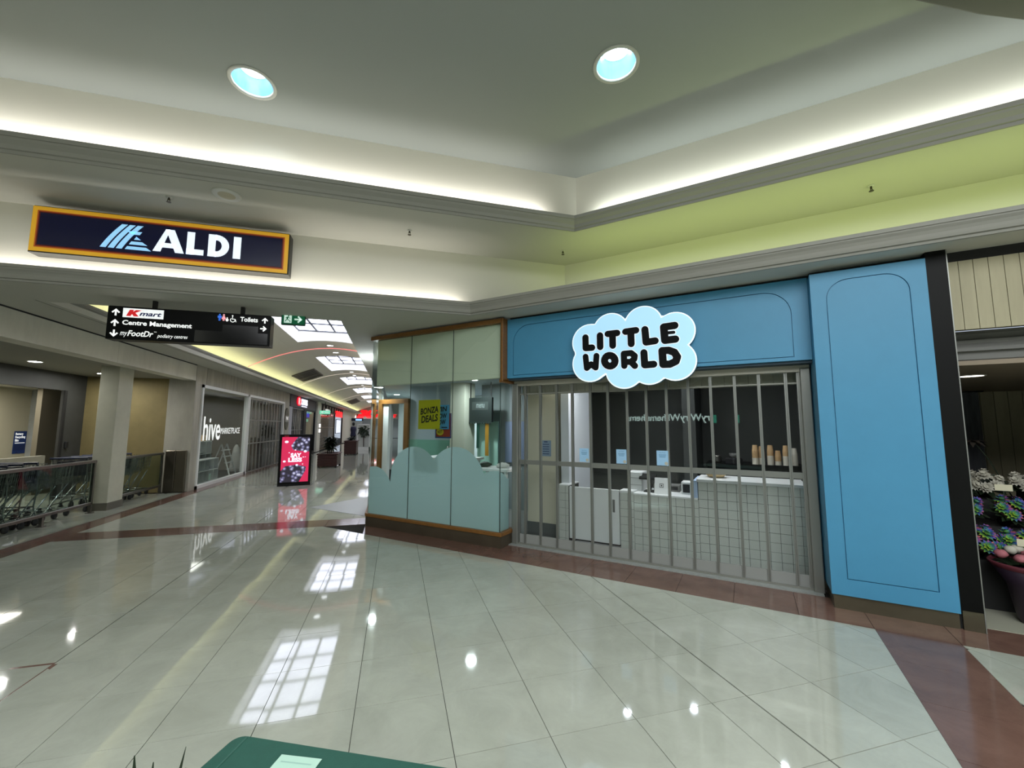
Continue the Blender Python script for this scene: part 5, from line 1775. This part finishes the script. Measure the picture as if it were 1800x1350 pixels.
# shop spots seen through the shutter
for i, (u, v) in enumerate(((-1.75, 6.6), (-.9, 7.2), (.2, 6.6))):
    p = FW(u, v, 2.62)
    t = thing('downlight', 'small ceiling spot inside the blue shop, %s' % ('above the gate', 'above the till', 'above the cups')[i], 'ceiling light', p, 0, 'blue shop ceiling spots')
    mb = MB(); mb.lathe([(.07, 0), (.07, -.006), (.05, -.008), (.05, 0)], 18, p, cap=False); mb.build('trim_ring', M_trimw, t)
    mb = MB(); mb.lathe([(.05, -.003), (.001, -.004)], 16, p, cap=False); mb.build('lamp', mat('shop lamp', 'ffffff', emit=(235, 242, 255), es=110), t)

# ================================================================== GLASS BOOTH
bo = thing('window_10', 'glazed corner booth with a frosted cloud pattern left of the blue shop', 'shop window', FW(-4.2, 4.85, 0), kind='structure')
UB0, UB1, VB = -5.44, -2.92, 4.86
GP = [UB0 + .01, -4.575, -3.75, UB1 - .01]
mb = MB(FR); mb.box(UB0 - .0, UB1 + .02, VB - .02, VB + .06, 0, .155); mb.box(UB1 - .05, UB1 + .02, VB + .06, 5.21, 0, .155); mb.build('kick_plate', M_bronzed, bo)
mb = MB(FR); mb.bbox(UB0 - .012, UB1 + .035, VB - .035, VB + .07, .155, .20, .006); mb.bbox(UB1 - .06, UB1 + .035, VB + .05, 5.21, .155, .20, .006); mb.build('timber_sill', M_wood, bo)
mb = MB(FR); mb.bbox(UB0 - .02, UB1 + .04, VB - .04, VB + .09, 3.03, 3.095, .006); mb.build('timber_head', M_wood, bo)
mb = MB(FR); mb.bbox(UB1 + .012, UB1 + .05, VB - .04, 5.0, 2.215, 3.095, .004); mb.bbox(UB1 - .02, UB1 + .05, VB - .02, 5.21, 2.2, 2.245, .004); mb.build('timber_end', M_wood, bo)
for i in range(3):
    mb = MB(FR); mb.box(GP[i] + .003, GP[i + 1] - .003, VB, VB + .01, .2, 3.03); mb.build('pane', M_glass, bo)
mb = MB(FR); mb.box(UB1 - .02, UB1 - .01, VB + .012, 5.12, .2, 2.2); mb.build('pane', M_glass, bo)
x0_, y0_ = FW(UB0 + .01, VB)[:2]
mb = MB(); mb.box(x0_ - .005, x0_ + .005, y0_ + .02, y0_ + 1.6, .2, 3.03); mb.build('pane', M_glass, bo)
mb = MB(); mb.box(x0_ - .03, x0_ + .03, y0_ + .02, y0_ + 1.6, 0, .155); mb.build('kick_plate', M_bronzed, bo)
mb = MB(); mb.box(x0_ - .04, x0_ + .04, y0_ + .02, y0_ + 1.6, .155, .20); mb.build('timber_sill', M_wood, bo)
mb = MB(FR); mb.bbox(-2.90, -2.865, 5.13, 5.21, .0, 2.22, .004); mb.build('end_post', M_alu, bo)
# glass joint lines
mb = MB(FR)
for g in GP[1:3]: mb.box(g - .003, g + .003, VB + .001, VB + .009, .2, 3.03)
mb.box(UB1 - .016, UB1 - .008, VB, VB + .012, .2, 3.03)
mb.build('silicone_joint', mat('joint dark', '3b4a46', .5), bo)
# frosted film
cc = [(-5.32, .55, .40), (-4.47, .80, .49), (-3.68, .80, .505), (-3.0, .58, .42), (-2.55, .50, .40)]
def ctop(u):
    z = .7
    for a, b, r in cc:
        if abs(u - a) < r: z = max(z, b + math.sqrt(r * r - (u - a) ** 2))
    return z
for i in range(3):
    pts = [(GP[i] + .004, .2), (GP[i + 1] - .004, .2)]
    n_ = 40
    tops = [(GP[i + 1] - .004 - (GP[i + 1] - GP[i] - .008) * k / n_, 0) for k in range(n_ + 1)]
    PF = plane(FW(0, VB + .0125, 0), 'F')
    mb = MB(PF)
    for k in range(n_):
        a, b = tops[k + 1][0], tops[k][0]
        mb.add([(a, .2, 0), (b, .2, 0), (b, ctop(b), 0), (a, ctop(a), 0)], [(0, 1, 2, 3)])
    mb.build('frosted_film', M_frost, bo)
mb = MB(FR)
n_ = 14
for k in range(n_):
    a, b = VB + .012 + .25 * k / n_, VB + .012 + .25 * (k + 1) / n_
    ta, tb = ctop(UB1 + (a - VB)), ctop(UB1 + (b - VB))
    mb.add([(UB1 - .022, a, .2), (UB1 - .022, b, .2), (UB1 - .022, b, tb), (UB1 - .022, a, ta)], [(0, 1, 2, 3)])
mb.build('frosted_film', M_frost, bo)
# bulkhead, ceiling and inner room
mb = MB(FR); mb.box(-5.36, UB1 - .03, VB + .035, VB + .12, 2.27, 3.03)
st(mb.build('wall_booth_bulkhead', mat('booth bulkhead', 'e2e4d0', .6)), 'pale bulkhead behind the top of the booth glass', 'bulkhead')
mb = MB(FR); mb.prism([(-5.35, VB + .1), (-2.95, VB + .1), (-2.95, 10.5), (-10.9, 10.5)], 2.46, 2.5)
st(mb.build('ceiling', mat('booth ceiling', 'a3b0b6', .6)), 'grey blue ceiling inside the glass booth', 'ceiling')
mb = MB(FR); mb.box(-6.4, -5.14, 6.8, 6.86, 0, 2.46)
st(mb.build('wall_booth_back', M_bluegrey), 'pale blue back wall inside the glass booth', 'wall')
mb = MB(FR); mb.box(-6.4, -5.14, 6.79, 6.8, 0, 1.32)
st(mb.build('baseboard_booth', M_teal), 'teal frosted band along the lower booth back wall', 'wall band')
mb = MB(FR); mb.box(-5.14, -4.79, 6.6, 6.95, 0, 2.46)
st(mb.build('wall_booth_column', mat('booth column', 'c6c7b6', .6)), 'cream column inside the glass booth', 'column')
mb = MB(FR); mb.box(-4.79, -2.95, 7.2, 7.26, 0, 2.46)
st(mb.build('wall_booth_right', mat('booth grey wall', '8a9494', .6)), 'grey wall at the right side of the booth interior', 'wall')
mb = MB(FR); mb.box(-2.95, -2.9, 6.1, 8.6, 0, 2.7)
st(mb.build('wall_booth_side', M_dark), 'dark side wall between booth and blue shop', 'wall')
mb = MB(FR); mb.box(-9.5, -5.8, 9.6, 9.66, 0, 2.46)
st(mb.build('wall_booth_room', mat('booth white room', 'ccd6d8', .6)), 'white wall of the room beyond the booth doorway', 'wall')
t = thing('door_2', 'bronze timber door frame inside the glass booth', 'door frame', FW(-6.85, 6.8, 0), kind='structure')
for (a, b, c, d) in ((-6.52, -6.40, 0, 2.18), (-7.30, -7.20, 0, 2.18)):
    mb = MB(FR); mb.box(a, b, 6.74, 6.88, c, d); mb.build('jamb', M_wood, t)
mb = MB(FR); mb.box(-7.30, -6.40, 6.74, 6.88, 2.10, 2.20); mb.build('head', M_wood, t)
mb = MB(FR); mb.box(-7.18, -7.02, 6.78, 6.86, 0, 2.10); mb.build('white_leaf', M_pw, t)
for i, (u, v, lab) in enumerate(((-7.08, 6.55, 'left end'), (-6.83, 8.1, 'far side'), (-4.37, 6.3, 'near the column'), (-5.8, 9.1, 'deep inside'), (-8.3, 8.3, 'over the doorway'), (-7.6, 9.0, 'beyond the doorway'))):
    p = FW(u, v, 2.46)
    t = thing('downlight', 'small round light in the booth ceiling, %s' % lab, 'ceiling light', p, 0, 'booth ceiling lights')
    mb = MB(); mb.lathe([(.09, 0), (.09, -.006), (.075, -.008), (.075, 0)], 18, p, cap=False); mb.build('trim_ring', M_trimw, t)
    mb = MB(); mb.lathe([(.075, -.003), (.001, -.004)], 16, p, cap=False); mb.build('lamp', mat('booth lamp', 'ffffff', emit=(240, 250, 255), es=420), t)
# posters hanging in the booth
t = thing('poster', 'yellow hand lettered deals poster hanging inside the booth glass', 'poster', FW(-4.3, 5.0, 1.55))
PF = plane(FW(-4.525, 5.0, 1.555), 'F')
mb = MB(PF); mb.box(0, .435, 0, .455, -.003, 0); mb.build('sheet', M_yposter, t)
mb = MB(PF); add_text(mb, 'BONZA', .04, .40, .24, .34, .03, .2, .002, .10); add_text(mb, 'DEALS', .06, .40, .11, .22, .03, .2, .002, .10); mb.build('lettering', M_ink, t)
mb = MB(PF)
for x in (.06, .38): mb.tube([(x, .455, -.002), (x, .905, -.002)], .0012, 4)
mb.build('hanging_thread', M_pw, t)
t = thing('poster', 'blue poster with black lettering partly behind the yellow poster', 'poster', FW(-4.3, 5.3, 1.55))
PF = plane(FW(-4.46, 5.3, 1.555), 'F')
mb = MB(PF); mb.box(0, .31, 0, .39, -.003, 0); mb.build('sheet', M_bposter, t)
mb = MB(PF); add_text(mb, 'WIN', .02, .27, .28, .36, .03, .15, .002, .06); add_text(mb, 'NOW', .04, .27, .17, .25, .03, .15, .002, .06); add_text(mb, 'WOW', .02, .25, .07, .15, .03, .15, .002, .06); rect(mb, .16, .28, .02, .035, .002); mb.build('lettering', M_ink, t)
mb = MB(PF); mb.tube([(.05, .39, -.002), (.05, .905, -.002)], .0012, 4); mb.tube([(.26, .39, -.002), (.26, .905, -.002)], .0012, 4); mb.build('hanging_thread', M_pw, t)
t = thing('poster', 'red and blue poster with a yellow roundel below the blue poster', 'poster', FW(-4.3, 5.33, 1.41))
PF = plane(FW(-4.45, 5.33, 1.41), 'F')
mb = MB(PF); mb.box(0, .325, 0, .40, -.003, 0); mb.build('sheet', M_rposter, t)
mb = MB(PF); rect(mb, 0, .325, 0, .022, .001); rect(mb, 0, .02, 0, .4, .001); rect(mb, .305, .325, 0, .4, .001); mb.build('blue_border', mat('poster navy', '2a4a80', .5), t)
mb = MB(PF); disc(mb, .10, .10, .075, .002, 20, .75); mb.build('roundel', M_pety, t)
mb = MB(PF); add_text(mb, 'HOT', .05, .15, .075, .125, .02, .1, .003, .1); mb.build('lettering', M_ink, t)
mb = MB(PF); mb.tube([(.05, .40, -.002), (.05, 1.05, -.002)], .0012, 4); mb.tube([(.27, .40, -.002), (.27, 1.05, -.002)], .0012, 4); mb.build('hanging_thread', M_pw, t)
# awning sign with hanging strips
t = thing('awning_sign', 'dark green scalloped awning sign inside the booth', 'sign', FW(-4.45, 6.75, 1.65))
PF = plane(FW(-4.80, 6.75, 1.66), 'F')
mb = MB(PF); mb.box(0, .54, .02, .50, -.06, 0); mb.build('board', mat('awning green', '1c2624', .6), t)
mb = MB(PF)
for k in range(9): disc(mb, .03 + .06 * k, .02, .03, .002, 12, 1.0)
mb.build('scallop_edge', mat('awning green edge', '222e2b', .6), t)
mb = MB(PF); rect(mb, .08, .46, .26, .42, .002); mb.build('name_plate', mat('awning plate', '3b4240', .5), t)
mb = MB(PF); add_text(mb, 'menu', .18, .38, .30, .38, .01, .2, .004); mb.build('lettering', mat('awning grey', '8d9794', .5), t)
mb = MB(PF); mb.box(.18, .24, -.48, .02, -.03, -.02); mb.build('green_strip', mat('strip green', '1f4a3c', .5), t)
mb = MB(PF); mb.box(.38, .46, -.62, .02, -.03, -.02); mb.build('orange_strip', mat('strip orange', 'b5852c', .5), t)
mb = MB(PF); mb.box(.02, .04, .5, .80, -.03, -.02); mb.box(.5, .52, .5, .80, -.03, -.02); mb.build('hanger', M_blackm, t)
t = thing('frosted_screen', 'pale teal screen panel standing below the awning sign', 'screen', FW(-4.4, 6.95, 0))
mb = MB(FR); mb.box(-4.72, -4.24, 6.95, 6.98, .05, 1.7); mb.build('panel', M_tealp, t)
mb = MB(FR); mb.box(-4.74, -4.22, 6.93, 7.0, 0, .05); mb.build('foot', M_alu, t)
t = thing('notice_board', 'blue grey notice panel at the right end of the booth', 'board', FW(-4.0, 7.18, .9))
mb = MB(FR); mb.box(-4.2, -3.75, 7.16, 7.19, .9, 1.7); mb.build('panel', mat('notice blue grey', '7f8da8', .6), t)
mb = MB(FR); mb.box(-4.22, -3.73, 7.185, 7.2, .88, 1.72); mb.build('frame', M_alu, t)
t = thing('wash_bench', 'white wash bench with a tap inside the booth', 'bench', FW(-4.6, 5.9, 0))
mb = MB(FR); mb.box(-5.1, -4.15, 5.7, 6.2, 0, 1.02); mb.build('cabinet', M_pw, t)
mb = MB(FR); mb.box(-5.15, -4.1, 5.65, 6.25, 1.02, 1.06); mb.build('worktop', M_pw, t)
tp = FW(-4.75, 6.1, 1.06)
mb = MB(); mb.tube([tp, (tp[0], tp[1], tp[2] + .16), (tp[0] - .04, tp[1] - .05, tp[2] + .18), (tp[0] - .06, tp[1] - .07, tp[2] + .13)], .012, 8); mb.build('tap', M_steel, t)
t = thing('side_table', 'low white table with dark goods at the right end of the booth', 'table', FW(-3.4, 5.6, 0))
mb = MB(FR); mb.bbox(-3.75, -3.1, 5.35, 5.8, .93, .97, .01); mb.build('top', M_pw, t)
for a in (-3.7, -3.15):
    for b in (5.4, 5.75):
        mb = MB(FR); mb.box(a - .02, a + .02, b - .02, b + .02, 0, .93); mb.build('leg', M_pw, t)
for i, (u, c, lab) in enumerate(((-3.62, M_leafd, 'dark green bag lying on the low white booth table'), (-3.3, M_cloth, 'crumpled white cloth on the low white booth table'))):
    mb = MB(); p = FW(u, 5.55, 1.0)
    mb.blob((p[0], p[1], 1.005), .10, .08, .045, 11 + i, .15, 12, 7)
    tag(mb.build('goods_bag' if i == 0 else 'cloth', c, origin=(p[0], p[1], .97)), lab, 'bag' if i == 0 else 'cloth')

# ================================================================== FLORIST AT THE RIGHT
t = thing('wall_florist_header', 'cream vertical boards above the florist opening', 'wall', FW(2.6, 4.9, 2.43), kind='structure')
u = 1.556
while u < 4.1:
    mb = MB(FR); mb.box(u + .002, u + .088, 4.90, 4.95, 2.43, 3.03); mb.build('board', M_board, t)
    u += .09
mb = MB(FR); mb.box(1.55, 4.1, 4.925, 4.96, 2.43, 3.03); mb.build('backing', M_boardj, t)
mb = MB(FR); mb.sweep([(1.55, 5.0), (4.1, 5.0)], [(0, 2.43), (.16, 2.43), (.16, 2.37), (.12, 2.37), (.12, 2.34), (.10, 2.30), (.10, 2.27), (.14, 2.27), (.14, 2.19), (.30, 2.19), (.30, 2.15)])
st(mb.build('trim_8', M_grey), 'grey moulded head rail of the florist opening', 'trim')
mb = MB(FR); mb.box(1.55, 4.2, 5.14, 9.2, 2.15, 2.2)
st(mb.build('ceiling', mat('florist ceiling', '8f8270', .7)), 'low brown ceiling inside the florist', 'ceiling')
tb = thing('wall_florist_back', 'cream boarded back wall inside the florist', 'wall', FW(3, 9.1, 0), kind='structure')
u = 1.5
while u < 4.3:
    mb = MB(FR); mb.box(u + .003, u + .145, 9.08, 9.12, 0, 2.15); mb.build('board', M_board, tb)
    u += .148
mb = MB(FR); mb.box(1.5, 4.3, 9.11, 9.16, 0, 2.15); mb.build('backing', M_boardj, tb)
mb = MB(FR); mb.box(1.45, 1.55, 5.5, 9.1, 0, 2.2); mb.box(4.2, 4.3, 4.9, 9.1, 0, 3.1)
st(mb.build('wall_florist_side', M_dark), 'dark side walls of the florist', 'wall')
mb = MB(FR); mb.box(4.1, 9, 4.9, 5.0, 0, 3.1)
st(mb.build('wall_right_far', M_cream), 'cream shopfront wall beyond the florist', 'wall')
p = FW(2.09, 6.2, 2.15)
t = thing('downlight', 'flat bright downlight in the florist ceiling', 'ceiling light', p)
mb = MB(); mb.lathe([(.11, 0), (.11, -.006), (.095, -.008), (.095, 0)], 20, p, cap=False); mb.build('trim_ring', M_trimw, t)
mb = MB(); mb.lathe([(.095, -.003), (.001, -.004)], 20, p, cap=False); mb.build('lamp', mat('florist lamp', 'ffffff', emit=(255, 248, 235), es=12), t)
t = thing('curtain', 'grey pleated curtain strip hanging at the florist left wall', 'curtain', FW(2.35, 8.3, 0))
mb = MB(FR)
pts = [(2.44 + .06 * k, 8.3 + (.03 if k % 2 else -.03)) for k in range(8)]
vs = [(a, b, .7) for a, b in pts] + [(a, b, 2.1) for a, b in pts]
mb.add(vs, [(k, k + 1, 9 + k, 8 + k) for k in range(7)]); mb.build('fabric', M_curtain, t)
mb = MB(FR); mb.tube([(2.40, 8.3, 2.11), (2.9, 8.3, 2.11)], .012, 6); mb.build('rod', M_blackm, t)
t = thing('display_stand', 'dark stepped flower stand inside the florist', 'stand', FW(2.3, 5.6, 0))
STEP = [(5.45, 5.85, .42), (5.85, 6.25, .66), (6.25, 6.7, .86)]
for i, (a, b, z) in enumerate(STEP):
    mb = MB(FR); mb.box(1.62, 3.6, a, b, 0, z); mb.build('step', M_blackm, t)
def bouquet(u, v, z, kind_, label, seed, s=1.0):
    rnd = random.Random(seed)
    p = FW(u, v, z)
    t = thing('flower_bunch', label, 'flowers', p, 0, 'florist flower bunches')
    TB = Matrix.Translation(p) @ FR @ Matrix.Rotation(math.radians(30 + rnd.random() * 8), 4, 'X') @ Matrix.Rotation(rnd.uniform(-.25, .25), 4, 'Y')
    mb = MB(TB); mb.lathe([(.035 * s, .02), (.045 * s, .06 * s), (.075 * s, .13 * s), (.115 * s, .18 * s), (.11 * s, .18 * s), (.07 * s, .12 * s), (.01, .04)], 12); mb.build('wrap', M_plum if kind_ != 'white' else M_leafd, t)
    mb = MB(TB)
    for k in range(22):
        a = rnd.random() * 6.28
        mb.leaf((.03 * math.cos(a), .03 * math.sin(a), .12 * s), (math.cos(a), math.sin(a), .5 + .5 * rnd.random()), .17 * s, .05 * s, .3)
    mb.build('foliage', M_leafd, t)
    cols = {'rain': [M_rain], 'white': [M_petw], 'pink': [M_petp, M_petw], 'yellow': [M_pety, M_petw]}[kind_]
    for k in range(7):
        a = 2 * PI * k / 6 + rnd.random() * .4
        rr = (.088 if k < 6 else 0) * s
        ti = .55 if k < 6 else 0
        c = (rr * math.cos(a), rr * math.sin(a), (.20 if k < 6 else .245) * s + .02 * rnd.random())
        TQ = TB @ Matrix.Translation(c) @ Matrix.Rotation(a, 4, 'Z') @ Matrix.Rotation(ti, 4, 'Y')
        mb = MB(TQ)
        rb = .052 * s
        for ring, (q, hh, np_) in enumerate(((1.0, .0, 12), (.72, .5, 9), (.4, 1.1, 6))):
            for j_ in range(np_):
                an = 2 * PI * j_ / np_ + ring * .3
                mb.leaf((0, 0, rb * .22 * ring), (math.cos(an), math.sin(an), .12 + hh), rb * (.45 + .6 * q), rb * .5, .15, n=3)
        mb.blob((0, 0, rb * .3), rb * .4, rb * .4, rb * .35, k, .05, 8, 4)
        mb.build('blossom', cols[k % len(cols)], t)
B = [(1.80, 5.62, .42, 'rain', 'rainbow dyed flower bunch at the left end of the lower stand step'), (2.04, 5.60, .42, 'rain', 'rainbow dyed flower bunch, second on the lower stand step'),
     (1.86, 6.02, .66, 'rain', 'rainbow dyed flower bunch at the left of the middle stand step'), (2.12, 6.0, .66, 'rain', 'rainbow dyed flower bunch, second on the middle stand step'), (2.36, 6.02, .66, 'rain', 'rainbow dyed flower bunch, third on the middle stand step'),
     (1.92, 6.45, .86, 'white', 'white flower bunch at the left of the top stand step'), (2.18, 6.48, .86, 'white', 'white flower bunch, second on the top stand step'), (2.44, 6.45, .86, 'white', 'white flower bunch, third on the top stand step'), (2.66, 6.4, .86, 'pink', 'pink and white flower bunch at the right of the top stand step'),
     (2.28, 5.62, .42, 'pink', 'pink flower bunch on the lower stand step')]
for i, (u, v, z, k_, lab) in enumerate(B): bouquet(u, v, z, k_, lab, 20 + i, 1.15)
t = thing('flower_tub', 'wide maroon tub of roses at the front of the florist stand', 'tub', FW(1.98, 5.2, 0))
pc = FW(2.0, 5.22, 0)
mb = MB(); mb.lathe([(.10, .0), (.12, .03), (.16, .30), (.25, .46), (.24, .46), (.14, .32), (.01, .30)], 24, pc); mb.build('tub', mat('purple tub', '2e2230', .5), t)
mb = MB(); mb.lathe([(.24, .44), (.262, .47), (.25, .485), (.235, .46)], 24, pc, cap=False); mb.build('rim', M_maroon, t)
mb = MB()
for k in range(40):
    a = random.random() * 6.28
    mb.leaf((pc[0] + .12 * math.cos(a), pc[1] + .12 * math.sin(a), .44), (math.cos(a), math.sin(a), .9), .14, .06, .5)
mb.build('foliage', M_leafd, t)
for k in range(9):
    a = 2 * PI * k / 9 * 1.7
    rr = .05 + .13 * (k % 3) / 2
    c = (pc[0] + rr * math.cos(a), pc[1] + rr * math.sin(a), .54 + .03 * (k % 2))
    mb = MB(); mb.blob(c, .042, .042, .034, k, .12, 10, 6); mb.build('rose', [M_petp, M_petw, M_petp][k % 3], t)
for k, (du, z, lab) in enumerate(((.02, .60, 'small cream price card standing among the roses'), (.12, 1.0, 'small cream price card on the rainbow flower step'))):
    p = FW(1.93 + du, 5.3 if k == 0 else 5.86, z)
    o = thing('price_card', lab, 'card', p, 0, 'florist price cards')
    PF = plane(p, 'F')
    mb = MB(PF); mb.box(0, .12, 0, .06, 0, .002); mb.build('card', mat('card cream', 'cfcbb0', .7), o)
    mb = MB(PF); mb.box(.055, .062, -.14, 0, -.002, 0); mb.build('stick', M_leafd, o)
t = thing('dried_flower', 'single dark dried flower head on a long stem against the cream boards', 'flower', FW(2.35, 6.6, .86))
p = Vector(FW(2.42, 6.55, .86))
top = Vector(FW(2.18, 6.6, 1.46))
mb = MB(); mb.tube([tuple(p), tuple(p * .4 + top * .6 + Vector((0, 0, .05))), tuple(top)], .006, 5); mb.build('stem', M_leafd, t)
mb = MB()
for k in range(14):
    a = 2 * PI * k / 14
    mb.leaf(tuple(top), (math.cos(a), math.sin(a), .4 * (k % 2)), .12, .05, .6)
mb.build('petals', mat('dried petals', '2b241d', .8), t)

# ================================================================== FOREGROUND TABLE
a_ = Vector((.898, -.438, 0)); b_ = Vector((-.438, -.898, 0))
ang = math.atan2(a_.y, a_.x)
c0 = Vector((-.372, 1.318, 0))
TT = Matrix.Translation(c0) @ Matrix.Rotation(ang, 4, 'Z')     # x along the far edge, -y towards the photographer
t = thing('display_table', 'trestle table under the bottle green cloth at the bottom of the picture', 'table', tuple(c0), ang)
PM[t.name] = TT
mb = MB(TT); mb.box(.02, 1.28, -.68, -.02, .77, .79); mb.build('tabletop', M_cardbd, t)
for x in (.08, 1.22):
    for y in (-.08, -.62):
        mb = MB(TT); mb.box(x - .02, x + .02, y - .02, y + .02, 0, .77); mb.build('leg', M_alud, t)
t = thing('tablecloth', 'bottle green cloth with a crease draped over the foreground table', 'tablecloth', tuple(c0), ang)
PM[t.name] = TT
mb = MB(TT)
def outline(o_, n=6, r=.028):
    x0, x1, y0, y1 = -o_, 1.30 + o_, -.70 - o_, o_
    pts = []
    for (cx_, cy_, s) in ((x1 - r, y1 - r, 0), (x0 + r, y1 - r, 1), (x0 + r, y0 + r, 2), (x1 - r, y0 + r, 3)):
        for k in range(n + 1):
            a = PI / 2 * (s + k / n)
            pts.append((cx_ + r * math.cos(a), cy_ + r * math.sin(a)))
    return pts
o1 = outline(-.006); o2 = outline(.004)
n = len(o1)
vs = [(p[0], p[1], .803) for p in o1] + [(p[0], p[1], .795) for p in o2]
for z in (.6, .35, .12):
    for i, p in enumerate(o2):
        f = (.8 - z) * .05 * (1 + math.sin(i * 2.1))
        cxx, cyy = .65, -.35
        d = Vector((p[0] - cxx, p[1] - cyy)).normalized()
        vs.append((p[0] + d.x * f, p[1] + d.y * f, z))
fs = [tuple(range(n))]
for k in range(4):
    fs += [(k * n + i, k * n + (i + 1) % n, (k + 1) * n + (i + 1) % n, (k + 1) * n + i)[::-1] for i in range(n)]
mb.add(vs, fs)
mb.build('cloth', M_green, t)
mb = MB(TT); mb.tube([(.035, -.012, .803), (.06, -.30, .803), (.07, -.66, .803)], .0035, 6); mb.build('crease', M_green, t)
def flyer(x, y, rz, label, k):
    F_ = TT @ Matrix.Translation((x, y, .8035 + .0012 * k)) @ Matrix.Rotation(rz, 4, 'Z')
    o = F_.translation
    t = thing('flyer', label, 'flyer', tuple(o), 0, 'mint flyers on the green cloth')
    mb = MB(F_); mb.box(0, .105, -.148, 0, 0, .0008); mb.build('sheet', M_flyer, t)
    mb = MB(F_); disc(mb, .052, -.075, .036, .0012, 24); mb.build('round_print', M_flyer2, t)
    mb = MB(F_); rect(mb, .012, .09, -.022, -.018, .0012); mb.blob((.045, -.08, .0012), .012, .02, .0004, 3, .2, 10, 4); mb.build('print', mat('flyer grey print', '87a79a', .7), t)
flyer(.165, -.045, math.radians(3), 'mint flyer with a round green print on the green cloth, the upper one', 1)
flyer(.25, -.075, math.radians(-9), 'mint flyer half hidden under the first one on the green cloth', 0)
# potted plant at the table corner
pp = TT @ Vector((.075, -.27, .803))
t = thing('potted_plant', 'small leafy pot plant on the green cloth at the bottom picture edge', 'plant', tuple(pp))
mb = MB(); mb.lathe([(.035, 0), (.045, .06), (.048, .06), (.048, .072), (.04, .072), (.01, .06)], 18, tuple(pp)); mb.build('pot', M_pot, t)
for k in range(9):
    a = 2 * PI * k / 9 + .3
    mb = MB(); mb.leaf((pp[0], pp[1], pp[2] + .065), (math.cos(a), math.sin(a), 1.1), .07, .03, .35); mb.build('leaf', M_leaf, t)
pp = Vector((-.52, 1.20, 0))
t = thing('potted_plant', 'dark spiky plant in a floor pot beside the foreground table', 'plant', tuple(pp))
mb = MB(); mb.lathe([(.10, 0), (.12, .02), (.15, .40), (.16, .40), (.16, .44), (.14, .44), (.01, .40)], 20, tuple(pp)); mb.build('pot', M_pot, t)
for k in range(14):
    a = 2 * PI * k / 14
    mb = MB(); mb.leaf((pp[0], pp[1], .42), (math.cos(a) * .2, math.sin(a) * .2, 1), .365 + .03 * (k % 3), .03, .03); mb.build('leaf', M_leafd, t)

# ================================================================== shop sign across the atrium (seen in the clear shutter)
t = thing('pharmacy_sign', 'white lit pharmacy lettering on the dark shop row across the atrium', 'sign', FW(-3, -10, 1.9))
PB = plane(FW(-1.2, -10.03, 1.78), 'B')
mb = MB(PB); mb.box(-.7, 4.6, -.25, .65, -.02, 0); mb.build('panel', M_signk, t)
mb = MB(PB); add_text(mb, 'TerryWhite Chemmart', .05, 4.1, 0, .42, .02, z=.03, depth=.03); mb.build('lettering', mat('pharmacy glow', 'ffffff', emit=(220, 255, 245), es=6), t)
mb = MB(PB); mb.prism([(-.45, 0), (-.1, 0), (-.1, .35), (-.45, .35)], 0, .02); mb.build('emblem', mat('pharmacy green', '2fa58a', emit=(60, 200, 160), es=3), t)
